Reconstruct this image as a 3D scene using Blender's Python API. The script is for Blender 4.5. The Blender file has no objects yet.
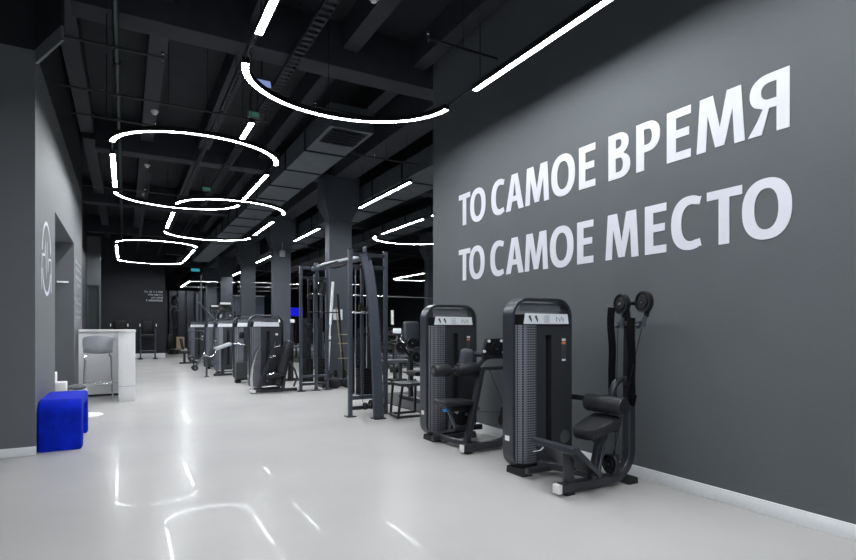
import bpy, bmesh, math, random
from mathutils import Vector, Matrix, Quaternion
random.seed(7)
PI = math.pi
sc = bpy.context.scene
COL = sc.collection

# ------------------------------------------------------------------ materials
def mat(name, col, rough=0.5, metal=0.0, emit=None, estr=0.0, noise=0.0, nscale=20.0, bump=0.0, bscale=60.0, spec=0.5, alpha=None):
    m = bpy.data.materials.new(name); m.use_nodes = True
    nt = m.node_tree; b = nt.nodes['Principled BSDF']
    b.inputs['Base Color'].default_value = (*col, 1)
    b.inputs['Roughness'].default_value = rough
    b.inputs['Metallic'].default_value = metal
    b.inputs['Specular IOR Level'].default_value = spec
    tc = nt.nodes.new('ShaderNodeTexCoord')
    if noise > 0:
        n = nt.nodes.new('ShaderNodeTexNoise'); n.inputs['Scale'].default_value = nscale; n.inputs['Detail'].default_value = 4
        r = nt.nodes.new('ShaderNodeValToRGB')
        r.color_ramp.elements[0].position = 0.3; r.color_ramp.elements[1].position = 0.7
        r.color_ramp.elements[0].color = (*[c * (1 - noise) for c in col], 1)
        r.color_ramp.elements[1].color = (*[min(1, c * (1 + noise)) for c in col], 1)
        nt.links.new(tc.outputs['Object'], n.inputs['Vector']); nt.links.new(n.outputs['Fac'], r.inputs['Fac'])
        nt.links.new(r.outputs['Color'], b.inputs['Base Color'])
    if bump > 0:
        n2 = nt.nodes.new('ShaderNodeTexNoise'); n2.inputs['Scale'].default_value = bscale; n2.inputs['Detail'].default_value = 3
        bp = nt.nodes.new('ShaderNodeBump'); bp.inputs['Strength'].default_value = bump; bp.inputs['Distance'].default_value = 0.01
        nt.links.new(tc.outputs['Object'], n2.inputs['Vector']); nt.links.new(n2.outputs['Fac'], bp.inputs['Height'])
        nt.links.new(bp.outputs['Normal'], b.inputs['Normal'])
    if emit:
        b.inputs['Emission Color'].default_value = (*emit, 1); b.inputs['Emission Strength'].default_value = estr
    if alpha is not None:
        b.inputs['Alpha'].default_value = alpha
    return m

M = {}
M['wall'] = mat('grey_wall_paint', (0.106, 0.117, 0.125), 0.62, noise=0.035, nscale=2.5, bump=0.12, bscale=35, spec=0.35)
M['wall_left'] = mat('grey_left_wall_paint', (0.155, 0.166, 0.176), 0.62, noise=0.03, nscale=3, bump=0.1, bscale=30, spec=0.35)
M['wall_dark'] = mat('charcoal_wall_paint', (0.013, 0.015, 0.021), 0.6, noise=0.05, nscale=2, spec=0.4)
M['black_ceiling'] = mat('black_ceiling_paint', (0.018, 0.020, 0.025), 0.75, noise=0.12, nscale=5, spec=0.3)
M['beam'] = mat('black_beam_paint', (0.034, 0.038, 0.047), 0.65, noise=0.1, nscale=6, spec=0.3)
M['column'] = mat('column_paint', (0.075, 0.087, 0.105), 0.55, noise=0.04, nscale=4, spec=0.4)
M['base_white'] = mat('white_baseboard', (0.86, 0.88, 0.90), 0.35, noise=0.02, nscale=30)
M['white'] = mat('white_laminate', (0.88, 0.88, 0.88), 0.35, noise=0.01, nscale=20)
M['vinyl'] = mat('white_vinyl_film', (0.70, 0.72, 0.78), 0.45, noise=0.015, nscale=8)
M['steel_dark'] = mat('graphite_powder_coat', (0.040, 0.044, 0.053), 0.30, metal=0.35, noise=0.06, nscale=60, spec=0.6)
M['steel_grey'] = mat('slate_powder_coat', (0.085, 0.098, 0.122), 0.34, metal=0.4, noise=0.05, nscale=50, spec=0.6)
M['panel'] = mat('charcoal_cover_plastic', (0.030, 0.0325, 0.037), 0.42, noise=0.15, nscale=140, bump=0.2, bscale=260, spec=0.45)
M['black'] = mat('black_plastic', (0.006, 0.006, 0.008), 0.38, noise=0.1, nscale=60)
M['rubber'] = mat('black_rubber', (0.014, 0.014, 0.016), 0.75, noise=0.2, nscale=120)
M['leather'] = mat('black_upholstery', (0.011, 0.012, 0.016), 0.5, bump=0.15, bscale=220, noise=0.05, nscale=40)
M['leather_grey'] = mat('blue_grey_upholstery', (0.09, 0.10, 0.12), 0.5, bump=0.15, bscale=200)
M['chrome'] = mat('polished_chrome', (0.75, 0.77, 0.80), 0.16, metal=1.0, noise=0.01, nscale=10)
M['strap'] = mat('black_webbing', (0.003, 0.003, 0.004), 0.9, bump=0.4, bscale=300, spec=0.1)
M['plate_face'] = mat('grey_figure_plate', (0.10, 0.11, 0.125), 0.45, noise=0.15, nscale=60)
M['placard'] = mat('white_placard', (0.80, 0.84, 0.88), 0.4, noise=0.03, nscale=40)
M['print'] = mat('dark_print', (0.05, 0.055, 0.06), 0.5)
M['print_grey'] = mat('grey_print', (0.32, 0.36, 0.38), 0.5)
M['orange'] = mat('orange_print', (0.65, 0.22, 0.10), 0.5)
M['blue_velvet'] = mat('cobalt_velvet', (0.0, 0.018, 0.52), 0.85, noise=0.28, nscale=7, bump=0.25, bscale=40, spec=0.2)
M['blue'] = mat('blue_plastic', (0.03, 0.22, 0.55), 0.4)
M['seat_grey'] = mat('pale_grey_seat_shell', (0.42, 0.44, 0.48), 0.4, noise=0.02, nscale=10)
M['wood'] = mat('pale_birch', (0.66, 0.50, 0.33), 0.5, noise=0.1, nscale=12)
M['brass'] = mat('yellow_sleeve', (0.42, 0.36, 0.22), 0.35, metal=0.3)
M['pipe_green'] = mat('dark_green_pipe_paint', (0.006, 0.020, 0.015), 0.35, noise=0.1, nscale=10)
M['duct'] = mat('galvanised_duct_sheet', (0.14, 0.16, 0.18), 0.45, metal=0.5, noise=0.12, nscale=4)
M['grey_item'] = mat('grey_knit', (0.16, 0.17, 0.18), 0.9, noise=0.6, nscale=70)
M['glass'] = mat('dark_glass', (0.045, 0.055, 0.055), 0.08, spec=0.6)
M['mat_floor'] = mat('black_rubber_flooring', (0.035, 0.036, 0.04), 0.7, noise=0.4, nscale=130)
M['curtain'] = mat('navy_corrugated_panel', (0.005, 0.007, 0.014), 0.6, noise=0.05, nscale=5)
M['screen'] = mat('lit_blue_screen', (0.0, 0.0, 0.05), 0.3, emit=(0.01, 0.01, 1.0), estr=0.6)
M['screen_pale'] = mat('lit_pale_screen', (0.05, 0.05, 0.08), 0.3, emit=(0.35, 0.45, 0.9), estr=0.6)
M['exit'] = mat('lit_teal_exit_sign', (0.02, 0.1, 0.1), 0.4, emit=(0.05, 0.55, 0.65), estr=0.5)
M['exit_green'] = mat('lit_green_sign', (0.02, 0.1, 0.05), 0.4, emit=(0.12, 0.35, 0.25), estr=0.22)
M['lamp'] = mat('white_lamp_diffuser', (0.9, 0.9, 0.9), 0.5, emit=(0.94, 0.97, 1.0), estr=96.0)
M['lamp_dim'] = mat('small_lamp_lens', (0.8, 0.8, 0.8), 0.4, emit=(0.95, 0.98, 1.0), estr=0.35)
M['board'] = mat('blue_grey_board', (0.16, 0.20, 0.26), 0.5)

# perforated sheet: a grid of small dark holes in a grey sheet
m = bpy.data.materials.new('perforated_sheet'); m.use_nodes = True; nt = m.node_tree; b = nt.nodes['Principled BSDF']
tc = nt.nodes.new('ShaderNodeTexCoord'); vo = nt.nodes.new('ShaderNodeTexVoronoi'); vo.inputs['Scale'].default_value = 46; vo.inputs['Randomness'].default_value = 0.0
rp = nt.nodes.new('ShaderNodeValToRGB'); rp.color_ramp.elements[0].position = 0.36; rp.color_ramp.elements[1].position = 0.46
rp.color_ramp.elements[0].color = (0.008, 0.008, 0.01, 1); rp.color_ramp.elements[1].color = (0.20, 0.21, 0.24, 1)
nt.links.new(tc.outputs['Object'], vo.inputs['Vector']); nt.links.new(vo.outputs['Distance'], rp.inputs['Fac']); nt.links.new(rp.outputs['Color'], b.inputs['Base Color'])
b.inputs['Roughness'].default_value = 0.45; b.inputs['Metallic'].default_value = 0.3
M['perf'] = m

# polished resin floor
m = bpy.data.materials.new('polished_resin_floor'); m.use_nodes = True; nt = m.node_tree; b = nt.nodes['Principled BSDF']
tc = nt.nodes.new('ShaderNodeTexCoord')
n1 = nt.nodes.new('ShaderNodeTexNoise'); n1.inputs['Scale'].default_value = 0.7; n1.inputs['Detail'].default_value = 6
r1 = nt.nodes.new('ShaderNodeValToRGB'); r1.color_ramp.elements[0].position = 0.3; r1.color_ramp.elements[1].position = 0.72
r1.color_ramp.elements[0].color = (0.447, 0.440, 0.432, 1); r1.color_ramp.elements[1].color = (0.512, 0.504, 0.495, 1)
n2 = nt.nodes.new('ShaderNodeTexNoise'); n2.inputs['Scale'].default_value = 1.3; n2.inputs['Detail'].default_value = 3
r2 = nt.nodes.new('ShaderNodeMapRange'); r2.inputs['To Min'].default_value = 0.20; r2.inputs['To Max'].default_value = 0.28
n3 = nt.nodes.new('ShaderNodeTexNoise'); n3.inputs['Scale'].default_value = 3.5; n3.inputs['Detail'].default_value = 2
bp = nt.nodes.new('ShaderNodeBump'); bp.inputs['Strength'].default_value = 0.03; bp.inputs['Distance'].default_value = 0.01
for n in (n1, n2, n3): nt.links.new(tc.outputs['Object'], n.inputs['Vector'])
nt.links.new(n1.outputs['Fac'], r1.inputs['Fac']); nt.links.new(r1.outputs['Color'], b.inputs['Base Color'])
nt.links.new(n2.outputs['Fac'], r2.inputs['Value']); nt.links.new(r2.outputs['Result'], b.inputs['Roughness'])
nt.links.new(n3.outputs['Fac'], bp.inputs['Height']); nt.links.new(bp.outputs['Normal'], b.inputs['Normal'])
b.inputs['Specular IOR Level'].default_value = 0.04
b.inputs['Coat Weight'].default_value = 0.045; b.inputs['Coat Roughness'].default_value = 0.02
M['floor'] = m

# ------------------------------------------------------------------ mesh builder
class MB:
    def __init__(s, org=(0, 0, 0)):
        s.bm = bmesh.new(); s.o = Vector(org)
    def _new(s, verts, faces):
        vs = [s.bm.verts.new(Vector(v) - s.o) for v in verts]
        fs = []
        for f in faces:
            try: fs.append(s.bm.faces.new([vs[i] for i in f]))
            except ValueError: pass
        return vs, fs
    def box(s, c, size, rot=None, bev=0.0, seg=2):
        hx, hy, hz = size[0] / 2, size[1] / 2, size[2] / 2
        R = rot if rot is not None else Matrix.Identity(3)
        c = Vector(c)
        P = [c + R @ Vector((x * hx, y * hy, z * hz)) for x in (-1, 1) for y in (-1, 1) for z in (-1, 1)]
        F = [(0, 1, 3, 2), (4, 6, 7, 5), (0, 4, 5, 1), (2, 3, 7, 6), (0, 2, 6, 4), (1, 5, 7, 3)]
        vs, fs = s._new(P, F)
        if bev > 0:
            es = list({e for f in fs for e in f.edges})
            bmesh.ops.bevel(s.bm, geom=es, offset=min(bev, 0.49 * min(size)), segments=seg, profile=0.5, affect='EDGES')
        return s
    def bb(s, x0, x1, y0, y1, z0, z1, bev=0.0):
        return s.box(((x0 + x1) / 2, (y0 + y1) / 2, (z0 + z1) / 2), (abs(x1 - x0), abs(y1 - y0), abs(z1 - z0)), None, bev)
    def rings(s, rings, closed=False, cap=True):
        n = len(rings[0]); V = [p for r in rings for p in r]; F = []
        k = len(rings)
        for i in range(k if closed else k - 1):
            a, b2 = i * n, ((i + 1) % k) * n
            for j in range(n): F.append((a + j, a + (j + 1) % n, b2 + (j + 1) % n, b2 + j))
        if cap and not closed:
            F.append(tuple(reversed(range(n)))); F.append(tuple(range((k - 1) * n, k * n)))
        return s._new(V, F)
    def cyl(s, p0, p1, r, r2=None, n=16, rim=0.0):
        p0, p1 = Vector(p0), Vector(p1); r2 = r if r2 is None else r2
        d = (p1 - p0).normalized(); a = d.orthogonal().normalized(); b = d.cross(a)
        def rg(p, q): return [p + (a * math.cos(2 * PI * i / n) + b * math.sin(2 * PI * i / n)) * q for i in range(n)]
        R = [rg(p0, r), rg(p1, r2)]
        if rim > 0: R = [rg(p0, r - rim), rg(p0 + d * rim, r), rg(p1 - d * rim, r2), rg(p1, r2 - rim)]
        s.rings(R); return s
    def sweep(s, pts, sec, closed=False, up=None):
        """sec: list of (a,b) offsets; a along the side vector, b along up (parallel transport if up is None)"""
        P = [Vector(p) for p in pts]; k = len(P); R = []; prev = None
        for i in range(k):
            if closed: t = (P[(i + 1) % k] - P[i - 1]).normalized()
            elif i == 0: t = (P[1] - P[0]).normalized()
            elif i == k - 1: t = (P[-1] - P[-2]).normalized()
            else: t = ((P[i + 1] - P[i]).normalized() + (P[i] - P[i - 1]).normalized()).normalized()
            if up is not None:
                u = Vector(up); sd = t.cross(u).normalized(); u2 = sd.cross(t).normalized()
            else:
                if prev is None: u2 = t.orthogonal().normalized()
                else: u2 = (prev - t * prev.dot(t)).normalized()
                prev = u2; sd = t.cross(u2).normalized()
            R.append([P[i] + sd * a + u2 * b for a, b in sec])
        s.rings(R, closed); return s
    def tube(s, pts, r, n=10, closed=False):
        return s.sweep(pts, [(r * math.cos(2 * PI * i / n), r * math.sin(2 * PI * i / n)) for i in range(n)], closed)
    def bar(s, pts, w, h, up=(0, 0, 1), closed=False, c=0.15):
        k = min(w, h) * c; a, b = w / 2, h / 2
        sec = [(-a + k, -b), (a - k, -b), (a, -b + k), (a, b - k), (a - k, b), (-a + k, b), (-a, b - k), (-a, -b + k)]
        return s.sweep(pts, sec, closed, up)
    def prism(s, poly, axis, a, b):
        """poly in the two other axes (x:(y,z) y:(x,z) z:(x,y)), extruded from a to b"""
        def p(u, v, w): return {'x': (w, u, v), 'y': (u, w, v), 'z': (u, v, w)}[axis]
        s.rings([[p(u, v, a) for u, v in poly], [p(u, v, b) for u, v in poly]]); return s
    def lathe(s, prof, c, n=24, axis=(0, 0, 1)):
        c = Vector(c); ax = Vector(axis).normalized(); a = ax.orthogonal().normalized(); b = ax.cross(a)
        s.rings([[c + ax * h + (a * math.cos(2 * PI * i / n) + b * math.sin(2 * PI * i / n)) * max(r, 1e-4) for i in range(n)] for r, h in prof]); return s
    def ball(s, c, r, n=12, sq=1.0):
        return s.lathe([(r * math.sin(PI * i / n), -r * sq * math.cos(PI * i / n)) for i in range(n + 1)], c, 16)
    def build(s, name, material, parent=None, loc=None, ang=35):
        bmesh.ops.remove_doubles(s.bm, verts=s.bm.verts, dist=1e-5)
        bmesh.ops.recalc_face_normals(s.bm, faces=s.bm.faces)
        me = bpy.data.meshes.new(name)
        for f in s.bm.faces: f.smooth = True
        s.bm.to_mesh(me); s.bm.free()
        me.set_sharp_from_angle(angle=math.radians(ang))
        me.materials.append(M[material])
        o = bpy.data.objects.new(name, me); COL.objects.link(o)
        if parent is not None: o.parent = parent
        if loc is not None: o.location = loc
        return o

def thing(name, label, cat, loc=(0, 0, 0), rz=0.0, group=None):
    o = bpy.data.objects.new(name, None); COL.objects.link(o); o.empty_display_size = 0.1
    o.location = loc; o.rotation_euler = (0, 0, rz); o['label'] = label; o['category'] = cat
    if group: o['group'] = group
    return o
def tag(o, label, cat, group=None):
    o['label'] = label; o['category'] = cat
    if group: o['group'] = group
    return o
def struct(o):
    o['kind'] = 'structure'; return o
def arc(c, r, a0, a1, n, plane='xy', h=0.0):
    out = []
    for i in range(n + 1):
        a = math.radians(a0 + (a1 - a0) * i / n); u, v = c[0] + r * math.cos(a), c[1] + r * math.sin(a)
        out.append({'xy': (u, v, h), 'xz': (u, h, v), 'yz': (h, u, v)}[plane])
    return out
def rrect(x0, x1, z0, z1, rt, rb, n=7):
    """rounded rectangle outline in the xz plane (rt top radius, rb bottom radius)"""
    P = []
    for cx, cz, r, a0 in ((x1 - rb, z0 + rb, rb, 270), (x1 - rt, z1 - rt, rt, 0), (x0 + rt, z1 - rt, rt, 90), (x0 + rb, z0 + rb, rb, 180)):
        for i in range(n + 1):
            a = math.radians(a0 + 90 * i / n); P.append((cx + r * math.cos(a), cz + r * math.sin(a)))
    return P
def RY(d): return Matrix.Rotation(math.radians(d), 3, 'Y')
def RX(d): return Matrix.Rotation(math.radians(d), 3, 'X')
def RZ(d): return Matrix.Rotation(math.radians(d), 3, 'Z')

# ------------------------------------------------------------------ room shell
struct(MB().bb(-8, 18, -7, 46, -0.12, 0.0).build('floor', 'floor'))
struct(MB().bb(-8, 18, -7, 46, 5.35, 5.5).build('ceiling', 'black_ceiling'))
struct(MB().bb(3.888, 4.06, -7, 6.78, 0, 5.35).build('wall_right', 'wall'))
struct(MB().bb(3.872, 3.888, -7, 6.78, 0, 0.10, 0.003).build('baseboard_right', 'base_white'))
struct(MB().bb(-8, -0.8, 6.77, 8.56, 0, 4.13).bb(-2.6, -0.8, 8.56, 11.59, 2.82, 4.13).bb(-2.6, -0.8, 11.59, 13.66, 0, 4.13).build('wall_left', 'wall_left'))
struct(MB().bb(-2.75, -2.6, 8.56, 13.66, 0, 4.13).build('wall_alcove', 'wall_dark'))
struct(MB().bb(-8, -0.79, 6.755, 6.77, 0, 0.09, 0.003).build('baseboard_left', 'base_white'))
struct(MB().bb(-8, -0.8, 6.77, 13.66, 4.13, 5.35).prism([(-0.8, 6.77), (-0.52, 6.10), (-0.50, 6.11), (-0.78, 6.79)], 'z', 4.14, 5.35).build('wall_bulkhead', 'black_ceiling'))
struct(MB().prism([(-0.8, 6.77), (-0.52, 6.10), (-0.50, 6.11), (-0.78, 6.79)], 'z', 4.0, 4.14).build('trim_bulkhead', 'wall_left'))
struct(MB().bb(-3.2, -1.12, 13.66, 21.5, 0, 5.35).build('wall_left_far', 'wall_dark'))
struct(MB().bb(-1.12, -0.72, 21.5, 21.7, 2.75, 4.4).bb(-0.76, -0.72, 21.5, 21.7, 0, 2.75).build('wall_passage', 'wall'))
gd = thing('glass_partition', 'dark glass partition panel in a slim frame beside the far black wall', 'glass partition', (-0.94, 21.6, 0))
MB(gd.location).bb(-1.10, -0.78, 21.59, 21.61, 0.03, 2.7).build('glass_pane', 'glass', gd)
MB(gd.location).bb(-1.12, -1.09, 21.56, 21.64, 0, 2.75).bb(-0.79, -0.765, 21.56, 21.64, 0, 2.75).bb(-1.12, -0.765, 21.56, 21.64, 2.7, 2.75).build('frame', 'steel_grey', gd)
struct(MB().bb(-5, 1.52, 26.0, 27.0, 0, 5.35).build('wall_far_left', 'wall_dark'))
struct(MB().bb(-5, 1.52, 25.98, 26.0, 0, 0.20, 0.003).build('baseboard_far_left', 'base_white'))
# corrugated far wall behind
mb = MB(); x = 1.4
while x < 6.5:
    mb.bb(x, x + 0.36, 37.0, 37.4, 0, 3.6); mb.bb(x + 0.36, x + 0.5, 37.3, 37.4, 0, 3.6); x += 0.5
struct(mb.build('wall_corrugated', 'curtain'))
struct(MB().bb(-8, 18, 44.5, 45.0, 0, 5.35).build('wall_far', 'wall_dark'))
struct(MB().bb(17.5, 18, -7, 44.5, 0, 5.35).build('wall_side_far', 'wall_dark'))
struct(MB().bb(3.92, 9.6, 6.95, 9.7, 0, 0.012).bb(5.6, 17, 15.5, 30, 0, 0.012).build('floor_mat_zone', 'mat_floor'))

# columns with flared heads
for i, (cx, cy) in enumerate([(4.33, 12.1), (4.33, 17.4), (4.33, 22.7), (4.33, 28.0), (4.33, 33.3), (9.9, 12.1), (9.9, 17.4), (9.9, 22.7), (9.9, 28.0)]):
    h = 0.27
    mb = MB()
    cy = cy - 0.12; hy = 0.18
    def sq(r, z): return [(cx - r, cy - r + 0.12, z), (cx + r, cy - r + 0.12, z), (cx + r, cy + r - 0.12, z), (cx - r, cy + r - 0.12, z)]
    mb.rings([sq(h, 0), sq(h, 3.78)] ); mb.rings([sq(h, 3.78), sq(h + 0.14, 4.12), sq(h + 0.14, 4.75)])
    struct(mb.build('wall_column', 'column'))
    struct(MB().bb(cx - h - 0.015, cx + h + 0.015, cy - hy - 0.015, cy + hy + 0.015, 0, 0.14).build('baseboard_column', 'base_white'))
# ceiling structure
for y in (1.6, 6.8, 12.1, 17.4, 22.7, 28.0, 33.3):
    struct(MB().bb(-0.5 if y < 13 else -3, 17.4, y, y + 0.36, 4.75, 5.35, 0.01).build('ceiling_cross_beam', 'beam'))
struct(MB().bb(4.1, 4.6, 6.8, 44, 4.70, 5.35).build('ceiling_spine_beam', 'beam'))
for x in (-0.62, 0.38, 1.42, 2.62, 3.66, 5.6, 6.9, 8.3, 11, 13):
    mb = MB(); ys = [-6, 1.6, 6.8, 12.1, 17.4, 22.7, 28.0, 33.3, 44]
    for a, b_ in zip(ys[:-1], ys[1:]):
        if x > 3.9 and a < 6: continue
        mb.bb(x - 0.11, x + 0.11, a + 0.36, b_, 5.0, 5.35)
    struct(mb.build('ceiling_joist', 'beam'))

# ------------------------------------------------------------------ ceiling lamps
LZ = 3.82
HW = 0.034
def lamp_piece(root, pts, name='lamp'):
    org = root.location
    hs = MB(org)
    # inverted channel profile with the diffuser set just inside its lips
    hs.sweep(pts, [(-HW, 0.055), (HW, 0.055), (HW, -0.004), (HW - 0.004, -0.004), (HW - 0.004, 0.030), (-HW + 0.004, 0.030), (-HW + 0.004, -0.004), (-HW, -0.004)], False, (0, 0, 1))
    for p, q in ((pts[0], pts[1]), (pts[-1], pts[-2])):
        p = Vector(p); t = (p - Vector(q)).normalized()
        hs.sweep([p - t * 0.001, p + t * 0.004], [(-HW, -0.004), (HW, -0.004), (HW, 0.055), (-HW, 0.055)], False, (0, 0, 1))
    hs.build('housing', 'black', root)
    a = HW - 0.0045
    df = MB(org).sweep(pts, [(-a, 0.02), (a, 0.02), (a, 0.0), (-a, 0.0)], False, (0, 0, 1))
    return df.build(name, 'lamp', root)
def hang(root, pts, top=5.35):
    for p in pts:
        top = 4.36 if 2.71 < p[0] < 3.42 and p[1] > 7.85 else 5.35
        MB(root.location).cyl((p[0], p[1], LZ + 0.05), (p[0], p[1], top), 0.004, n=6).build('suspension_wire', 'black', root)
def connector(root, p, q):
    MB(root.location).bar([(p[0], p[1], LZ + 0.045), (q[0], q[1], LZ + 0.045)], 0.016, 0.016).build('connector', 'black', root)
def loop_light(label, x0, x1, yn, yf, ya, yb):
    """yn, yf: near and far apex of the curved ends; ya, yb: ends of the straight sides"""
    cx = (x0 + x1) / 2; hw = (x1 - x0) / 2; r = 0.92
    root = thing('pendant_loop_light', label, 'ceiling lamp', (cx, (yn + yf) / 2, LZ), 0, 'stadium shaped loop lamps')
    def ell(yc, sg): return [(cx + hw * math.cos(math.radians(a)), yc + sg * r * math.sin(math.radians(a)), LZ) for a in [3 + 174 * k / 48 for k in range(49)]]
    far = ell(yf - r, 1); near = ell(yn + r, -1)[::-1]
    lamp_piece(root, far, 'curved_diffuser'); lamp_piece(root, near, 'curved_diffuser')
    for x, k in ((x0, -1), (x1, 0)):
        lamp_piece(root, [(x, ya, LZ), (x, (ya + yb) / 2, LZ), (x, yb, LZ)], 'straight_diffuser')
        connector(root, (x, yb), far[-1] if k else far[0]); connector(root, (x, ya), near[0] if k else near[-1])
    hang(root, [(x0, ya + 0.1), (x1, ya + 0.1), (x0, yb - 0.1), (x1, yb - 0.1), (cx, yf), (cx, yn)])
    return root
loop_light('large curved white loop lamp overhead, nearest the grey wall with the lettering', 1.0, 3.24, 1.24, 6.20, 2.5, 4.76)
loop_light('stadium shaped white loop lamp over the middle of the hall, nearest complete loop', -0.155, 2.04, 7.60, 12.47, 9.06, 11.17)
loop_light('second complete white loop lamp, overlapping the nearest complete loop on its lower right', 0.92, 3.07, 11.20, 16.6, 13.0, 15.15)
loop_light('smallest complete white loop lamp at lower left, above the far white counter', -0.23, 1.95, 17.5, 23.85, 19.0, 22.4)
loop_light('curved white loop lamp half hidden behind the grey wall, above the cable tower', 6.03, 8.2, 9.7, 14.55, 10.97, 13.27)
loop_light('unseen loop lamp added behind the camera to brighten the foreground', -0.155, 2.04, -4.3, 0.55, -2.9, -0.85)  # extra loop out of frame, added to lift the foreground floor and wall
def linear_light(label, x, y0, y1, x1=None):
    x1 = x if x1 is None else x1
    root = thing('pendant_strip_light', label, 'ceiling lamp', ((x + x1) / 2, (y0 + y1) / 2, LZ), 0, 'straight hanging strip lamps')
    lamp_piece(root, [(x, y0, LZ), ((x + x1) / 2, (y0 + y1) / 2, LZ), (x1, y1, LZ)], 'diffuser')
    hang(root, [(x + (x1 - x) * 0.06, y0 + (y1 - y0) * 0.06), (x + (x1 - x) * 0.94, y0 + (y1 - y0) * 0.94)])
linear_light('straight white strip lamp to the right of the large column top, longest of the strips', 4.31, 8.3, 10.62)
linear_light('straight white strip lamp between the two large columns', 4.30, 13.3, 15.6)
linear_light('short white strip lamp left of the second column', 4.46, 19.3, 21.6)
linear_light('tiny white strip lamp furthest down the column row', 4.55, 24.6, 27.4)
linear_light('short white strip lamp in the ceiling gap behind the first two loops', 1.36, 6.85, 7.5)
linear_light('small slanting white strip lamp seen through the gap right of the cable tower', 12.1, 21.8, 25.2)
linear_light('white strip lamp running across the hall, just above its twin in the far right gap', 12.4, 25.8, 25.35, 14.6)
# far bent lamp
fl = thing('pendant_angular_light', 'thin angular white lamp line far away above the left machine row', 'ceiling lamp', (3.04, 32, LZ))
lamp_piece(fl, [(5.3, 31.3, LZ), (3.06, 31.9, LZ)], 'diffuser'); lamp_piece(fl, [(3.06, 31.9, LZ), (3.02, 36.4, LZ)], 'diffuser'); lamp_piece(fl, [(3.02, 36.4, LZ), (5.1, 36.0, LZ)], 'diffuser')
hang(fl, [(3.1, 32), (3.1, 36)])
for k, (xa, ya, xb, yb) in enumerate([(5.4, 31.0, 8.9, 30.9), (6.0, 34.6, 9.6, 34.0), (6.7, 38.6, 9.0, 37.6), (9.5, 29.6, 12.0, 29.6)]):
    linear_light(['highest of the thin white lamp lines far behind the second column', 'middle of the thin white lamp lines far behind the second column',
                  'lowest of the thin white lamp lines far behind the second column', 'thin white lamp line seen through the far cable station'][k], xa, ya, yb, xb)

# ------------------------------------------------------------------ pipes, ducts, trays, detectors
t = thing('sprinkler_main_pipe', 'dark green sprinkler main running straight away along the ceiling at left', 'pipe', (-0.085, 8, 4.45))
MB(t.location).tube([(-0.085, 1, 4.45), (-0.085, 25.5, 4.45)], 0.032, 12).build('pipe', 'pipe_green', t)
for y in (3.5, 7.4, 13.0, 18.5): MB(t.location).cyl((-0.085, y - 0.04, 4.45), (-0.085, y + 0.04, 4.45), 0.042).build('coupling', 'pipe_green', t)
for y in (2.5, 6.2, 11.5, 17): MB(t.location).cyl((-0.085, y, 4.48), (-0.085, y, 5.35), 0.006, n=6).build('hanger_rod', 'black', t)
def branch(label, x0, x1, y, z, heads):
    t = thing('sprinkler_branch_pipe', label, 'pipe', (x0, y, z), 0, 'sprinkler branch pipes')
    MB(t.location).tube([(x0, y, z), (x1, y, z)], 0.014, 8).build('pipe', 'black', t)
    for hx in heads:
        MB(t.location).lathe([(0.006, -0.02), (0.012, 0), (0.012, 0.05), (0.02, 0.06), (0.02, 0.09), (0.0, 0.09)], (hx, y, z - 0.02), 10).build('sprinkler_head', 'chrome', t)
    MB(t.location).cyl(((x0 + x1) / 2, y, z), ((x0 + x1) / 2, y, 5.35), 0.005, n=6).build('hanger_rod', 'black', t)
branch('thin sprinkler branch nearest the camera, ending at a small head', -0.75, 0.40, 6.9, 4.4, [0.38])
branch('second thin sprinkler branch, crossing the green main behind the first branch', -0.85, 1.9, 8.3, 4.4, [1.2])
branch('third thin sprinkler branch just above the nearest complete loop lamp', -0.9, 0.42, 9.3, 4.4, [0.4])
branch('sprinkler branch behind the long cross beam at the top centre', 2.35, 3.8, 7.6, 4.5, [2.4])
branch('sprinkler branch at the top edge, ahead of the long cross beam', 2.9, 3.86, 5.2, 4.5, [2.92])
branch('far sprinkler branch crossing above the overlapping loops', -0.9, 2.66, 13.9, 4.4, [0.4, 2.2])
branch('sprinkler branch running right from the air duct mouth', 3.46, 4.8, 8.9, 4.35, [3.9])
def tray(label, x, y0, y1, z, w=0.10):
    t = thing('cable_tray', label, 'cable tray', (x, y0, z), 0, 'overhead cable trays')
    mb = MB(t.location)
    for s_ in (-1, 1): mb.bb(x + s_ * w / 2 - 0.004, x + s_ * w / 2 + 0.004, y0, y1, z, z + 0.05)
    y = y0
    while y < min(y1, y0 + 14): mb.bb(x - w / 2, x + w / 2, y, y + 0.06, z, z + 0.006); y += 0.12
    mb.build('rails', 'beam', t)
    for k in range(4): MB(t.location).cyl((x, y0 + 0.5 + k * 2.4, z), (x, y0 + 0.5 + k * 2.4, 5.35), 0.005, n=6).build('hanger_rod', 'black', t)
tray('perforated cable tray running back from the top centre past the cross beam', 1.86, 3.6, 24, 4.65, 0.13)
tray('narrow tray left of the large curved lamp, running deep into the hall', 1.22, 4.2, 26, 4.42, 0.05)
tray('low tray running along behind the overlapping loops', 0.45, 12.6, 30, 4.5, 0.07)
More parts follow.
